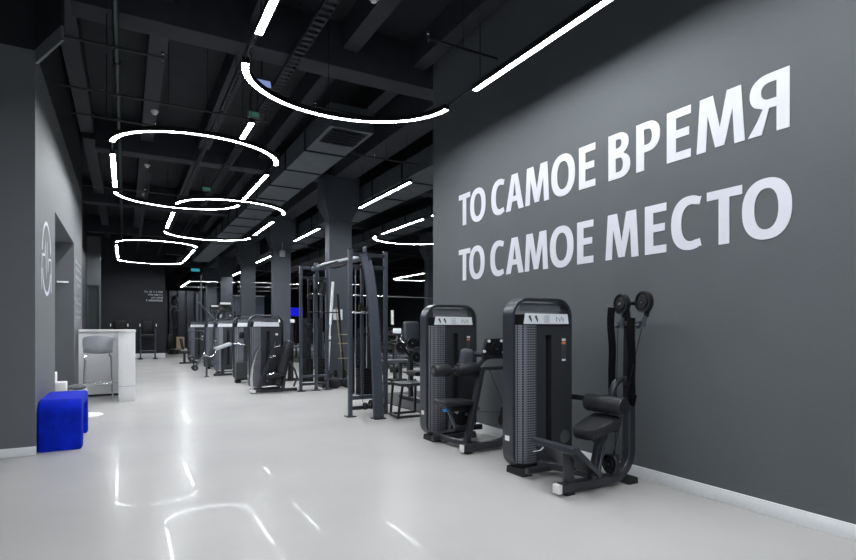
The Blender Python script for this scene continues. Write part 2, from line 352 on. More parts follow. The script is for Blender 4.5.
def duct(label, x0, x1, y0, y1, z0, z1, seg, grille=True):
    t = thing('air_duct', label, 'air duct', ((x0 + x1) / 2, y0, z0), 0, 'rectangular sheet metal air ducts')
    MB(t.location).bb(x0, x1, y0, y1, z0, z1).build('duct_body', 'duct', t)
    y = y0 + seg
    while y < y1 and y < y0 + 11 * seg:
        MB(t.location).bb(x0 - 0.02, x1 + 0.02, y - 0.02, y + 0.02, z0 - 0.02, z1 + 0.02).build('flange', 'black', t); y += seg
    if grille:
        mb = MB(t.location).bb(x0 + 0.06, x1 - 0.06, y0 + 0.08, y0 + 0.75, z0 - 0.012, z0 - 0.002)
        mb.build('vent_plate', 'black', t)
        mb = MB(t.location)
        for k in range(5): mb.box(((x0 + x1) / 2, y0 + 0.16 + k * 0.13, z0 - 0.02), (x1 - x0 - 0.16, 0.05, 0.006), RX(30))
        mb.build('louvre', 'steel_grey', t)
    for k in range(5):
        for s_ in (x0 + 0.03, x1 - 0.03): MB(t.location).cyl((s_, y0 + 0.4 + k * 2.6, z1), (s_, y0 + 0.4 + k * 2.6, 5.35), 0.006, n=6).build('hanger_rod', 'black', t)
duct('long sheet metal air duct with a grille mouth, left of the column row', 2.71, 3.42, 7.85, 27, 4.36, 4.72, 1.3)
duct('wide air duct right of the column row, above the strip lamps', 4.85, 5.7, 8.2, 24, 4.25, 4.62, 1.5, False)
duct('far right air duct running beside the half hidden loop lamp', 7.2, 7.9, 11, 30, 4.3, 4.6, 1.6, False)
def detector(label, x, y, z=4.97):
    t = thing('smoke_detector', label, 'smoke detector', (x, y, z), 0, 'round white ceiling detectors')
    MB(t.location).cyl((x, y, z), (x, y, z + 0.03), 0.06).build('base', 'white', t)
    MB(t.location).lathe([(0.0, -0.045), (0.03, -0.04), (0.045, -0.02), (0.05, 0.0), (0.0, 0.0)], (x, y, z), 18).build('sensor_cap', 'white', t)
detector('white smoke detector at the top left beside the first joist', 0.42, 7.35)
detector('white smoke detector above the nearest complete loop lamp', 0.44, 10.3)
detector('white smoke detector at the very top centre', 2.42, 5.55)
detector('white smoke detector under the joist behind the nearest loop', 0.44, 13.8)
detector('small white detector between the air duct and the right strip lamp', 3.7, 9.3)
detector('white smoke detector over the overlapping loops', 0.44, 16.8)
def exitsign(label, x, y, z, w, h, m_, hang_z=4.75):
    t = thing('exit_sign', label, 'exit sign', (x, y, z))
    MB(t.location).bb(x - w / 2, x + w / 2, y, y + 0.05, z, z + h, 0.004).build('housing', 'steel_grey', t)
    MB(t.location).bb(x - w / 2 + 0.01, x + w / 2 - 0.01, y - 0.006, y - 0.001, z + 0.01, z + h - 0.01).build('lit_panel', m_, t)
    for s_ in (-1, 1): MB(t.location).cyl((x + s_ * w * 0.35, y + 0.025, z + h), (x + s_ * w * 0.35, y + 0.025, hang_z), 0.005, n=6).build('hanger_rod', 'black', t)
exitsign('small lit teal exit sign hanging far down the hall', 3.13, 29.8, 4.16, 0.42, 0.16, 'exit')
exitsign('small dim green lit sign hanging beside the large curved lamp', 1.66, 8.2, 4.40, 0.16, 0.09, 'exit_green')
exitsign('tiny dim green lit sign over the overlapping loops', 1.62, 13.2, 4.42, 0.18, 0.09, 'exit_green')
t = thing('ceiling_screen', 'small tilted glowing screen hanging behind the left end of the large curved lamp', 'screen', (1.56, 7.2, 4.40))
MB(t.location).box((1.56, 7.22, 4.50), (0.24, 0.03, 0.13), RX(-25)).build('casing', 'black', t)
MB(t.location).box((1.56, 7.198, 4.49), (0.22, 0.006, 0.11), RX(-25)).build('display', 'screen_pale', t)
MB(t.location).cyl((1.56, 7.23, 4.54), (1.56, 7.23, 5.35), 0.008, n=6).build('bracket', 'black', t)
t = thing('wall_speaker', 'small pale box speaker fixed high on the second column', 'speaker', (4.3, 17.06, 3.3))
MB(t.location).bb(4.22, 4.38, 16.95, 17.08, 3.52, 3.72, 0.01).build('cabinet', 'seat_grey', t)
MB(t.location).tube([(4.30, 17.04, 3.70), (4.30, 16.98, 3.80), (4.30, 17.0, 3.95), (4.30, 17.09, 3.98)], 0.012, 8).build('bracket', 'seat_grey', t)

# ------------------------------------------------------------------ wall lettering
CAP = 0.41
def bez(cx, cy, rx, ry, a0, a1, n=28):
    """superellipse-ish arc"""
    out = []
    for i in range(n + 1):
        a = math.radians(a0 + (a1 - a0) * i / n); c, s_ = math.cos(a), math.sin(a); e = 0.88
        out.append((cx + rx * math.copysign(abs(c) ** e, c), cy + ry * math.copysign(abs(s_) ** e, s_)))
    return out
def glyph(ch, w):
    h = CAP; s_ = 0.083; b = 0.066
    if ch == 'Т': return [[(0, h), (w, h), (w, h - b), (w / 2 + s_ / 2, h - b), (w / 2 + s_ / 2, 0), (w / 2 - s_ / 2, 0), (w / 2 - s_ / 2, h - b), (0, h - b)]]
    if ch == 'О': return [bez(w / 2, h / 2, w / 2, h / 2 + 0.008, 0, 360, 48)[:-1], bez(w / 2, h / 2, w / 2 - s_ - 0.003, h / 2 - 0.062, 360, 0, 48)[:-1]]
    if ch == 'С':
        rx = w * 0.62; o = bez(rx, h / 2, rx, h / 2 + 0.008, 62, 298, 36); i_ = bez(rx + 0.012, h / 2, rx - s_ + 0.004, h / 2 - 0.06, 288, 72, 36)
        return [[(w, h - 0.012)] + o + [(w, 0.012), (w - 0.014, 0.072)] + i_ + [(w - 0.016, h - 0.075)]]
    if ch == 'Е': return [[(0, 0), (0, h), (w, h), (w, h - b), (s_, h - b), (s_, h / 2 + 0.040), (w * 0.93, h / 2 + 0.040), (w * 0.93, h / 2 - 0.024), (s_, h / 2 - 0.024), (s_, b), (w, b), (w, 0)]]
    if ch == 'А':
        c = w / 2; t_ = 0.053
        return [[(0, 0), (c - t_, h), (c + t_, h), (w, 0), (w - 0.088, 0), (w - 0.117, 0.10), (0.117, 0.10), (0.088, 0)], [(0.132, 0.16), (w - 0.132, 0.16), (c, h - 0.075)]]
    if ch == 'М':
        k = 0.028; q = s_ * 0.92
        return [[(0, 0), (k, h), (k + 0.105, h), (w / 2, 0.15), (w - k - 0.105, h), (w - k, h), (w, 0), (w - q, 0), (w - q - 0.014, 0.27), (w / 2 + 0.036, 0.012), (w / 2 - 0.036, 0.012), (q + 0.014, 0.27), (q, 0)]]
    if ch == 'Р' or ch == 'Я':
        top = h; mid = 0.155 if ch == 'Р' else 0.17; cy = (top + mid) / 2; ry = (top - mid) / 2; rx = w * 0.52
        outer = bez(w - rx, cy, rx, ry, 90, -90, 20)
        hole = [(s_, h - 0.062)] + bez(w - rx, cy, rx - s_ + 0.004, ry - 0.062, 90, -90, 16) + [(s_, mid + 0.062)]
        hole = hole[::-1]
        if ch == 'Р': return [[(0, 0), (0, h)] + outer + [(s_, mid), (s_, 0)], hole]
        body = [(0, 0), (0, h)] + [p for p in outer if p[1] > mid + 0.022] + [(w * 0.66, mid + 0.006), (w * 0.80, 0.10), (w + 0.012, 0), (w - 0.085, 0), (w * 0.56, 0.115), (s_ + 0.05, mid), (s_, mid), (s_, 0)]
        P = [body, hole]
        return [[(w - x, y) for x, y in q_][::-1] for q_ in P]
    if ch == 'В':
        rx = w * 0.5; m_ = 0.212
        o1 = bez(w * 0.93 - rx, (h + m_) / 2, rx, (h - m_) / 2, 90, -62, 16); o2 = bez(w - rx, m_ / 2 + 0.004, rx, m_ / 2 + 0.004, 62, -90, 16)
        h1 = [(s_, h - 0.058)] + bez(w * 0.93 - rx, (h + m_) / 2 + 0.004, rx - s_ + 0.006, (h - m_) / 2 - 0.058, 90, -90, 12) + [(s_, m_ + 0.036 + 0.026)]
        h2 = [(s_, m_ - 0.026)] + bez(w - rx, (m_ + 0.032) / 2, rx - s_ + 0.004, (m_ + 0.032) / 2 - 0.058, 90, -90, 12) + [(s_, 0.058)]
        return [[(0, 0), (0, h)] + o1 + o2, h1[::-1], h2[::-1]]
def letter_mesh(name, loops, thick, material, parent, place):
    cu = bpy.data.curves.new(name, 'CURVE'); cu.dimensions = '2D'; cu.fill_mode = 'BOTH'; cu.extrude = thick / 2
    for L in loops:
        sp = cu.splines.new('POLY'); sp.points.add(len(L) - 1); sp.use_cyclic_u = True
        for p, (x, y) in zip(sp.points, L): p.co = (x, y, 0, 1)
    tmp = bpy.data.objects.new('tmp', cu); COL.objects.link(tmp); bpy.context.view_layer.update()
    me = bpy.data.meshes.new_from_object(tmp.evaluated_get(bpy.context.evaluated_depsgraph_get()))
    bpy.data.objects.remove(tmp); bpy.data.curves.remove(cu)
    me.transform(place); me.materials.clear(); me.materials.append(M[material]); me.name = name
    o = bpy.data.objects.new(name, me); COL.objects.link(o); o.parent = parent
    return o
L1 = [('Т', 6.08, .27), ('О', 5.81, .34), ('С', 5.35, .26), ('А', 5.06, .32), ('М', 4.71, .385), ('О', 4.29, .34), ('Е', 3.895, .21), ('В', 3.525, .245), ('Р', 3.215, .24), ('Е', 2.91, .215), ('М', 2.645, .375), ('Я', 2.235, .265)]
L2 = [('Т', 6.08, .27), ('О', 5.83, .34), ('С', 5.37, .27), ('А', 5.06, .32), ('М', 4.72, .38), ('О', 4.31, .34), ('Е', 3.92, .21), ('М', 3.56, .37), ('Е', 3.125, .21), ('С', 2.87, .265), ('Т', 2.56, .27), ('О', 2.29, .335)]
for lab, z0, LL in (('upper line of white Cyrillic lettering on the grey wall, ending in ВРЕМЯ', 2.648, L1), ('lower line of white Cyrillic lettering on the grey wall, ending in МЕСТО', 1.922, L2)):
    t = thing('wall_lettering', lab, 'wall lettering', (3.885, 4.0, z0), 0, 'lines of wall lettering')
    for ch, y, w in LL:
        # glyph x -> -Y, glyph y -> Z, thickness -> X
        P = Matrix(((0, 0, -1, 0), (-1, 0, 0, y - 4.0), (0, 1, 0, 0), (0, 0, 0, 1)))
        letter_mesh('letter', glyph(ch, w), 0.004, 'vinyl', t, P)

# ------------------------------------------------------------------ selectorised weight tower (parts of a machine)
def tower(root, x, y, w=0.70, h=1.57, detail=True, ring=False, zb=0.05):
    o = root.location
    hw = w / 2
    out = rrect(x - hw, x + hw, zb, h, 0.17, 0.15)
    t_ = 0.027
    inn = rrect(x - hw + t_, x + hw - t_, zb + t_, h - t_, 0.17 - t_, 0.15 - t_)
    mb = MB(o); n = len(out); V = []; d0, d1 = y, y + 0.155; e = 0.008
    def mix(a, b, f): return [((1 - f) * p[0] + f * q[0], (1 - f) * p[1] + f * q[1]) for p, q in zip(a, b)]
    R = []
    for prof, yy in ((mix(out, inn, 0.25), d0), (mix(out, inn, 0.0), d0 + e), (mix(out, inn, 0.0), d1 - e), (mix(out, inn, 0.25), d1), (mix(out, inn, 0.75), d1), (inn, d1 - e), (inn, d0 + e), (mix(out, inn, 0.75), d0)):
        R.append([(px, yy, pz) for px, pz in prof])
    for r in R: V += r
    F = []
    for i in range(8):
        a, b = i * n, ((i + 1) % 8) * n
        for j in range(n): F.append((a + j, a + (j + 1) % n, b + (j + 1) % n, b + j))
    mb._new(V, F); mb.build('frame', 'steel_grey' if ring == 'light' else 'steel_dark', root)
    xl, xr = x - hw + 0.225, x + hw - 0.060
    sx = x + 0.012; ft = h - 0.255
    # front cover with its tall slot
    mb = MB(o)
    mb.bb(xl, sx - 0.036, y - 0.05, y + 0.03, 0.12, ft).bb(sx + 0.036, xr, y - 0.05, y + 0.03, 0.12, ft)
    mb.bb(sx - 0.036, sx + 0.036, y - 0.05, y + 0.03, ft - 0.08, ft).bb(sx - 0.036, sx + 0.036, y - 0.05, y + 0.03, 0.12, 0.26)
    mb.build('front_cover', 'panel', root)
    MB(o).prism([(x - hw + 0.03, y + 0.035), (x - hw + 0.03, y - 0.002), (x - hw + 0.115, y - 0.05), (xl - 0.003, y - 0.05), (xl - 0.003, y + 0.035)], 'z', 0.11, ft + 0.01).build('perforated_panel', 'perf', root)
    MB(o).bb(x - hw + 0.036, x + hw - 0.036, y + 0.125, y + 0.145, 0.12, ft - 0.0).build('rear_cover', 'panel', root)
    mb = MB(o)
    for k in range(14): mb.bb(sx - 0.12, sx + 0.12, y + 0.045, y + 0.12, 0.14 + k * 0.036, 0.14 + k * 0.036 + 0.031, 0.002)
    mb.build('weight_stack', 'black', root)
    MB(o).cyl((sx + 0.022, y + 0.02, 0.28), (sx + 0.022, y + 0.02, ft - 0.1), 0.006, n=8).build('guide_rod', 'steel_grey', root)
    if detail:
        MB(o).cyl((sx - 0.01, y + 0.04, 0.55), (sx - 0.01, y - 0.01, 0.55), 0.009, n=10).build('selector_pin', 'chrome', root)
    # head: slanted plate and white placard
    MB(o).box((x + 0.0, y + 0.05, h - 0.085), (w - 0.23, 0.012, 0.075), RX(-18)).build('head_plate', 'plate_face', root)
    MB(o).bb(x - hw + 0.036, x + hw - 0.036, y + 0.10, y + 0.12, ft - 0.02, h - 0.15).build('head_back', 'black', root)
    pl = MB(o).prism([(x - hw + 0.075, ft + 0.018), (x + hw - 0.105, ft + 0.018), (x + hw - 0.12, ft + 0.108), (x - hw + 0.092, ft + 0.112)], 'y', y - 0.062, y - 0.05).build('placard', 'placard', root)
    pl['label'] = 'white exercise placard with small figures'
    if detail:
        mb = MB(o)
        for k, px in enumerate((x - 0.215, x - 0.145)):
            z = ft + 0.07
            mb.bb(px - 0.010, px + 0.012, y - 0.065, y - 0.0621, z, z + 0.022).bb(px, px + 0.02, y - 0.065, y - 0.0621, z - 0.018, z + 0.002)
            mb.bb(px + 0.012, px + 0.022, y - 0.065, y - 0.0621, z - 0.035, z - 0.016)
        mb.build('figure_print', 'print', pl)
        mb = MB(o)
        for k in range(4): mb.bb(x - 0.05, x + 0.01, y - 0.065, y - 0.0621, ft + 0.035 + k * 0.017, ft + 0.04 + k * 0.017)
        for k in range(5): mb.bb(x + 0.09 + k * 0.02, x + 0.098 + k * 0.02, y - 0.065, y - 0.0621, ft + 0.04 + (k % 2) * 0.02, ft + 0.085 - (k % 3) * 0.01)
        mb.build('text_print', 'print_grey', pl)
        lb = MB(o).bb(x + 0.165, x + 0.215, y - 0.0535, y - 0.05, ft - 0.32, ft - 0.11).build('instruction_label', 'print', root)
        MB(o).bb(x + 0.168, x + 0.212, y - 0.056, y - 0.0536, ft - 0.135, ft - 0.115).bb(x + 0.168, x + 0.212, y - 0.056, y - 0.0536, ft - 0.318, ft - 0.30).build('label_white', 'placard', lb)
        MB(o).bb(x + 0.168, x + 0.212, y - 0.056, y - 0.0536, ft - 0.165, ft - 0.142).build('label_orange', 'orange', lb)
    else:
        MB(o).bb(x + 0.165, x + 0.215, y - 0.056, y - 0.0501, ft - 0.16, ft - 0.12).build('instruction_label', 'placard', root)
    for xa, xb in ((x - hw + 0.05, x - hw + 0.16), (x + hw - 0.16, x + hw - 0.045)):
        MB(o).prism([(y - 0.07, 0), (y + 0.16, 0), (y + 0.15, 0.06), (y - 0.03, 0.065)], 'x', xa, xb).build('foot', 'rubber', root)
    MB(o).bb(x - hw - 0.003, x - hw + 0.001, y + 0.05, y + 0.11, 0.30, 0.345).build('white_sticker', 'white', root)

def disc(root, c, r, axis, name='pulley', th=0.03, m_='black'):
    ax = Vector(axis).normalized(); c = Vector(c)
    p = MB(root.location).lathe([(0.001, -th / 2), (r * 0.55, -th / 2), (r * 0.6, -th * 0.25), (r * 0.85, -th * 0.25), (r * 0.88, -th / 2), (r, -th / 2), (r * 0.93, 0), (r, th / 2), (r * 0.88, th / 2), (r * 0.85, th * 0.25), (r * 0.6, th * 0.25), (r * 0.55, th / 2), (0.001, th / 2)], c, 28, ax).build(name, m_, root)
    MB(root.location).cyl(c - ax * (th / 2 + 0.006), c + ax * (th / 2 + 0.006), r * 0.13, n=10).build('axle', 'chrome', p)
    return p
def roller(root, p0, p1, r, name='roller_pad', cap=True):
    p0, p1 = Vector(p0), Vector(p1); d = (p1 - p0).normalized(); L = (p1 - p0).length
    p = MB(root.location).lathe([(r * 0.5, 0), (r * 0.86, 0.003), (r, 0.022), (r, L - 0.022), (r * 0.86, L - 0.003), (r * 0.5, L)], p0, 28, d).build(name, 'leather', root)
    if cap:
        MB(root.location).cyl(p0 - d * 0.006, p0 + d * 0.004, r * 0.52, n=20).build('end_cap', 'steel_grey', p)
        MB(root.location).cyl(p0 - d * 0.012, p0 - d * 0.004, r * 0.16, n=12).build('bolt', 'chrome', p)
    return p
def pad(root, c, size, rot=None, name='seat_pad', m_='leather', bev=0.025):
    return MB(root.location).box(c, size, rot, bev, 4).build(name, m_, root)

# ---- nearest right machine (abdominal crunch type)
R = thing('abdominal_machine', 'nearest black weight machine by the lettered wall, with shoulder straps and a foot plate', 'weight machine', (3.3, 3.5, 0), 0, 'selectorised weight machines')
o = R.location
tower(R, 3.305, 3.75)
yb = 3.14
fr = MB(o)
path = [(2.925, yb, 0.058), (3.30, yb, 0.058)] + arc((3.478, 0.288), 0.23, 270, 360, 10, 'xz', yb) + [(3.708, yb, 0.8), (3.708, yb, 1.34)]
path = [(p[0], p[1], p[2]) for p in path]
def bar_xz(mb, pts, wy, t):
    """bar following a path in a vertical XZ plane; wy width across (Y), t thickness in plane"""
    return mb.sweep(pts, [(-t / 2 + .008, -wy / 2), (t / 2 - .008, -wy / 2), (t / 2, -wy / 2 + .008), (t / 2, wy / 2 - .008), (t / 2 - .008, wy / 2), (-t / 2 + .008, wy / 2), (-t / 2, wy / 2 - .008), (-t / 2, -wy / 2 + .008)], False, (0, 1, 0))
bar_xz(fr, path, 0.07, 0.078)
fr.build('curved_frame', 'steel_dark', R)
ec = MB(o).bb(2.885, 2.926, yb - 0.036, yb + 0.036, 0.022, 0.094, 0.006).build('end_cap', 'white', R); ec['label'] = 'white end cap'
MB(o).bb(2.97, 3.05, yb - 0.04, yb + 0.04, 0, 0.022, 0.004).build('foot', 'rubber', R)
MB(o).prism([(3.63, 0), (3.745, 0), (3.74, 0.05), (3.66, 0.035)], 'y', yb - 0.06, yb + 0.06).build('foot', 'rubber', R)
MB(o).bar([(3.22, 3.72, 0.09), (3.34, 3.45, 0.085), (3.42, yb, 0.07)], 0.06, 0.07).build('base_beam', 'steel_dark', R)
MB(o).bar([(3.0, 3.62, 0.07), (3.6, 3.62, 0.07)], 0.05, 0.05).build('base_beam', 'steel_dark', R)
MB(o).bb(2.985, 3.055, yb - 0.03, yb + 0.03, 0.09, 0.35, 0.008).build('foot_plate_post', 'steel_dark', R)
# foot plate, hinged high on the hall side
fp = MB(o)
fp.prism([(2.905, 0.362), (2.912, 0.39), (2.94, 0.402), (2.97, 0.394), (3.225, 0.165), (3.205, 0.14), (2.945, 0.352), (2.92, 0.348)], 'y', 2.985, 3.45)
fp.build('foot_plate', 'steel_dark', R)
MB(o).prism([(2.975, 0.387), (2.982, 0.393), (3.222, 0.177), (3.216, 0.167)], 'y', 3.0, 3.43).build('grip_sheet', 'rubber', R)
for k in range(2): MB(o).cyl((3.10, 3.22 + k * 0.06, 0.12), (3.19, 3.22 + k * 0.06, 0.17), 0.013, n=8).build('spring', 'chrome', R)
MB(o).tube([(2.95, 3.34, 0.34), (2.96, 3.40, 0.30), (2.94, 3.46, 0.28)], 0.008, 8).build('release_lever', 'chrome', R)
# seat
sp = MB(o)
poly = [(3.115, 3.07), (3.14, 3.03), (3.28, 2.99), (3.40, 2.985), (3.43, 3.02), (3.43, 3.25), (3.40, 3.285), (3.28, 3.28), (3.14, 3.25), (3.115, 3.21)]
def tilt(x, z): return z + (x - 3.07) * 0.30
cxs, cys = 3.30, 3.14; poly = [(x + 0.03, y) for x, y in poly]
rr = []
for f, dz in ((0.93, 0.0), (1.0, 0.014), (1.0, 0.044), (0.95, 0.058), (0.80, 0.063)):
    rr.append([(cxs + (x - cxs) * f, cys + (y - cys) * f, tilt(x, 0.395 + dz * 1.3)) for x, y in poly])
sp.rings(rr); sp.build('seat_pad', 'leather', R)
MB(o).prism([(3.20, 0.455), (3.44, 0.495), (3.42, 0.40), (3.34, 0.35)], 'y', yb - 0.025, yb + 0.025).build('seat_bracket', 'steel_dark', R)
MB(o).bar([(3.39, yb, 0.50), (3.27, yb, 0.09)], 0.055, 0.06, up=(0, 1, 0)).build('seat_post', 'steel_dark', R)
MB(o).bar([(3.52, yb + 0.05, 0.68), (3.30, yb - 0.03, 0.10)], 0.03, 0.04, up=(0, 1, 0)).build('brace', 'steel_grey', R)
# lumbar roller on a curved arm
roller(R, (3.44, 2.955, 0.675), (3.41, 3.325, 0.675), 0.074, 'back_roller', False)
MB(o).tube([(3.50, 3.14, 0.70), (3.505, 3.14, 0.78), (3.54, 3.14, 0.84), (3.60, 3.14, 0.872), (3.66, 3.14, 0.865), (3.70, 3.14, 0.82)], 0.028, 10).build('roller_arm', 'steel_dark', R)
MB(o).bar([(3.66, 3.80, 0.655), (3.62, 3.55, 0.665), (3.46, 3.30, 0.675)], 0.03, 0.05).build('roller_link', 'steel_dark', R)
MB(o).bar([(3.44, 3.05, 0.62), (3.44, 3.05, 0.46)], 0.03, 0.03, up=(0, 1, 0)).build('roller_strut', 'steel_dark', R)
# head of the upright
MB(o).bar([(3.665, 2.98, 1.335), (3.665, 3.22, 1.335)], 0.04, 0.035).build('cross_bar', 'steel_grey', R)
for y_ in (2.99, 3.20):
    MB(o).ball((3.63, y_, 1.315), 0.022, 8).build('bar_knob', 'steel_grey', R)
for (y_, z_) in ((3.125, 1.495), (2.905, 1.505)):
    disc(R, (3.60, y_, z_), 0.086, (1, -0.18, 0), 'pulley', 0.04)
    MB(o).prism([(y_ - 0.045, z_ + 0.02), (y_ - 0.02, z_ + 0.075), (y_ + 0.03, z_ + 0.07), (y_ + 0.02, z_ - 0.12), (y_ - 0.02, z_ - 0.12)], 'x', 3.625, 3.635).build('pulley_bracket', 'black', R)
    MB(o).cyl((3.605, y_ - 0.005, z_ - 0.11), (3.605, y_ + 0.01, z_ - 0.20), 0.016, n=12).build('cable_end', 'steel_grey', R)
MB(o).bar([(3.66, 2.90, 1.50), (3.66, 3.25, 1.50)], 0.03, 0.03).build('pulley_bar', 'black', R)
MB(o).bar([(3.69, yb, 1.30), (3.66, yb, 1.50)], 0.05, 0.05, up=(0, 1, 0)).build('pulley_post', 'black', R)
MB(o).ball((3.62, 2.86, 1.49), 0.018, 8).build('bar_knob', 'steel_grey', R)
for (y_, z0, z1) in ((3.20, 1.47, 0.72), (3.00, 1.38, 0.74)):
    pts = []; n = 16
    for k in range(n + 1):
        f = k / n; pts.append((3.565 + 0.008 * math.sin(7 * f + y_), y_ + 0.006 * math.sin(11 * f + 2 * y_), z0 + (z1 - z0) * f))
    MB(o).sweep(pts, [(-0.036, -0.004), (0.036, -0.004), (0.036, 0.004), (-0.036, 0.004)], False, (1, 0, 0)).build('shoulder_strap', 'strap', R)
    MB(o).box((3.565, y_ - 0.01, z1 - 0.02), (0.03, 0.06, 0.10), RX(12), 0.01).build('strap_grip', 'strap', R)
for a, b_ in (((3.60, 3.10, 1.50), (3.50, 3.03, 0.24)), ((3.61, 2.93, 1.32), (3.47, 3.10, 0.26)), ((3.60, 3.165, 1.32), (3.44, 3.06, 0.20))):
    MB(o).cyl(a, b_, 0.0035, n=6).build('cable', 'black', R)
disc(R, (3.40, 3.07, 0.205), 0.078, (1, -0.1, 0), 'pulley', 0.03)
MB(o).prism([(3.40, 0.10), (3.52, 0.10), (3.50, 0.26), (3.46, 0.28), (3.42, 0.20)], 'y', 3.065, 3.075).build('pulley_guard', 'black', R)
MB(o).lathe([(0.052, -0.004), (0.060, -0.004), (0.060, 0.004), (0.052, 0.004)], (3.50, 3.688, 0.31), 24, (0, 1, 0)).build('pulley_cover_ring', 'chrome', R)
MB(o).cyl((3.50, 3.70, 0.31), (3.50, 3.686, 0.31), 0.051, n=24).build('pulley_cover', 'black', R)

# ---- second right machine (leg / back extension with two rollers)
R = thing('roller_extension_machine', 'second black weight machine along the grey wall, with two roller pads and a low seat', 'weight machine', (3.35, 5.0, 0), 0, 'selectorised weight machines')
o = R.location
tower(R, 3.345, 5.38)
yr = 4.88
MB(o).cyl((2.81, yr, 0.85), (3.76, yr, 0.85), 0.020, n=12).build('roller_bar', 'steel_dark', R)
roller(R, (2.80, yr, 0.85), (3.00, yr, 0.85), 0.066); roller(R, (3.09, yr, 0.85), (3.36, yr, 0.85), 0.074)
MB(o).cyl((3.055, yr, 0.85), (3.075, yr, 0.85), 0.035, n=16).build('collar', 'steel_dark', R)
pad(R, (3.35, 5.10, 0.93), (0.155, 0.09, 0.27), RX(8) @ RY(4), 'back_pad', 'leather_grey', 0.042)
pad(R, (3.075, 4.92, 0.50), (0.37, 0.26, 0.06), RY(2), 'seat_pad')
lv = MB(o).box((2.93, 4.84, 0.435), (0.06, 0.05, 0.03), RZ(20), 0.012).build('seat_lever', 'blue', R); lv['label'] = 'blue seat adjustment lever'
MB(o).bb(3.0, 3.28, 4.86, 4.98, 0.40, 0.488, 0.01).build('seat_carriage', 'black', R)
MB(o).bar([(3.155, 4.80, 0.05), (3.30, 4.84, 0.50), (3.40, 4.86, 0.86)], 0.06, 0.075, up=(0, 1, 0)).build('post', 'steel_dark', R)
MB(o).bar([(2.99, 4.92, 0.46), (3.06, 4.86, 0.24)], 0.03, 0.03, up=(0, 1, 0)).build('seat_brace', 'steel_grey', R)
MB(o).prism([(3.03, 0.22), (3.36, 0.26), (3.34, 0.44), (3.05, 0.42)], 'y', 4.90, 4.96).build('linkage_plate', 'black', R)
for px_, pz_ in ((3.08, 0.40), (3.20, 0.37), (3.32, 0.36), (3.12, 0.24), (3.28, 0.22), (3.36, 0.42)):
    MB(o).cyl((px_, 4.895, pz_), (px_, 4.86, pz_), 0.020, n=12).build('pivot_bolt', 'chrome' if pz_ > 0.3 else 'steel_grey', R)
MB(o).bar([(3.05, 4.87, 0.225), (3.40, 4.87, 0.22)], 0.05, 0.055).build('lower_link', 'black', R)
path = [(3.02, 4.66, 0.062), (3.36, 4.66, 0.062)] + arc((3.43, 0.30), 0.238, 270, 360, 10, 'xz', 4.66) + [(3.668, 4.66, 0.9)]
bar_xz(MB(o), path, 0.07, 0.072).build('curved_frame', 'steel_dark', R)
MB(o).bar([(3.10, 5.36, 0.07), (3.14, 4.98, 0.07), (3.28, 4.66, 0.065)], 0.06, 0.06).build('base_beam', 'steel_dark', R)
MB(o).bar([(3.0, 5.25, 0.06), (3.55, 5.25, 0.06)], 0.05, 0.05).build('base_beam', 'steel_dark', R)
ec = MB(o).bb(3.005, 3.022, 4.625, 4.695, 0.022, 0.098, 0.006).build('end_cap', 'white', R); ec['label'] = 'white end cap'
MB(o).bb(3.05, 3.12, 4.62, 4.70, 0, 0.022, 0.004).build('foot', 'rubber', R)
MB(o).bb(3.56, 3.70, 4.61, 4.71, 0, 0.06, 0.008).build('foot', 'rubber', R)
for y_, z_ in ((4.66, 0.40), (4.70, 0.30)): disc(R, (3.55, y_, z_), 0.056, (1, -0.15, 0), 'pulley', 0.025)
MB(o).box((3.575, 4.73, 0.35), (0.02, 0.05, 0.16), RX(20)).build('pulley_bracket', 'black', R)
MB(o).cyl((3.56, 4.66, 0.44), (3.46, 4.80, 0.84), 0.0035, n=6).build('cable', 'black', R)
MB(o).cyl((3.54, 4.66, 0.39), (3.20, 4.92, 0.40), 0.0035, n=6).build('cable', 'black', R)
# cam head above the rollers
MB(o).prism([(3.36, 0.98), (3.42, 1.18), (3.62, 1.18), (3.66, 1.05), (3.60, 0.99), (3.50, 1.02), (3.44, 0.96)], 'y', 4.78, 4.83).build('cam_plate', 'black', R)
disc(R, (3.53, 4.77, 1.07), 0.075, (0, 1, 0), 'cam_wheel', 0.03)
for px_, pz_ in ((3.435, 1.155), (3.60, 1.155), (3.375, 1.045), (3.63, 1.03)): MB(o).cyl((px_, 4.785, pz_), (px_, 4.765, pz_), 0.016, n=14).build('white_cap', 'white', R)
MB(o).tube([(3.36, 4.86, 0.895), (3.39, 4.82, 0.95), (3.43, 4.80, 0.98), (3.46, 4.80, 0.985), (3.68, 4.80, 0.98)], 0.024, 10).build('handle', 'steel_dark', R)
MB(o).tube([(3.47, 5.10, 1.00), (3.55, 5.02, 0.99), (3.66, 4.95, 0.99)], 0.030, 10).build('handle', 'steel_dark', R)
MB(o).bb(3.34, 3.39, 4.82, 4.88, 0.72, 0.80, 0.008).build('stop_block', 'black', R)
MB(o).bar([(3.668, 4.66, 0.85), (3.668, 4.80, 1.12)], 0.06, 0.06, up=(0, 1, 0)).build('upright', 'steel_dark', R)

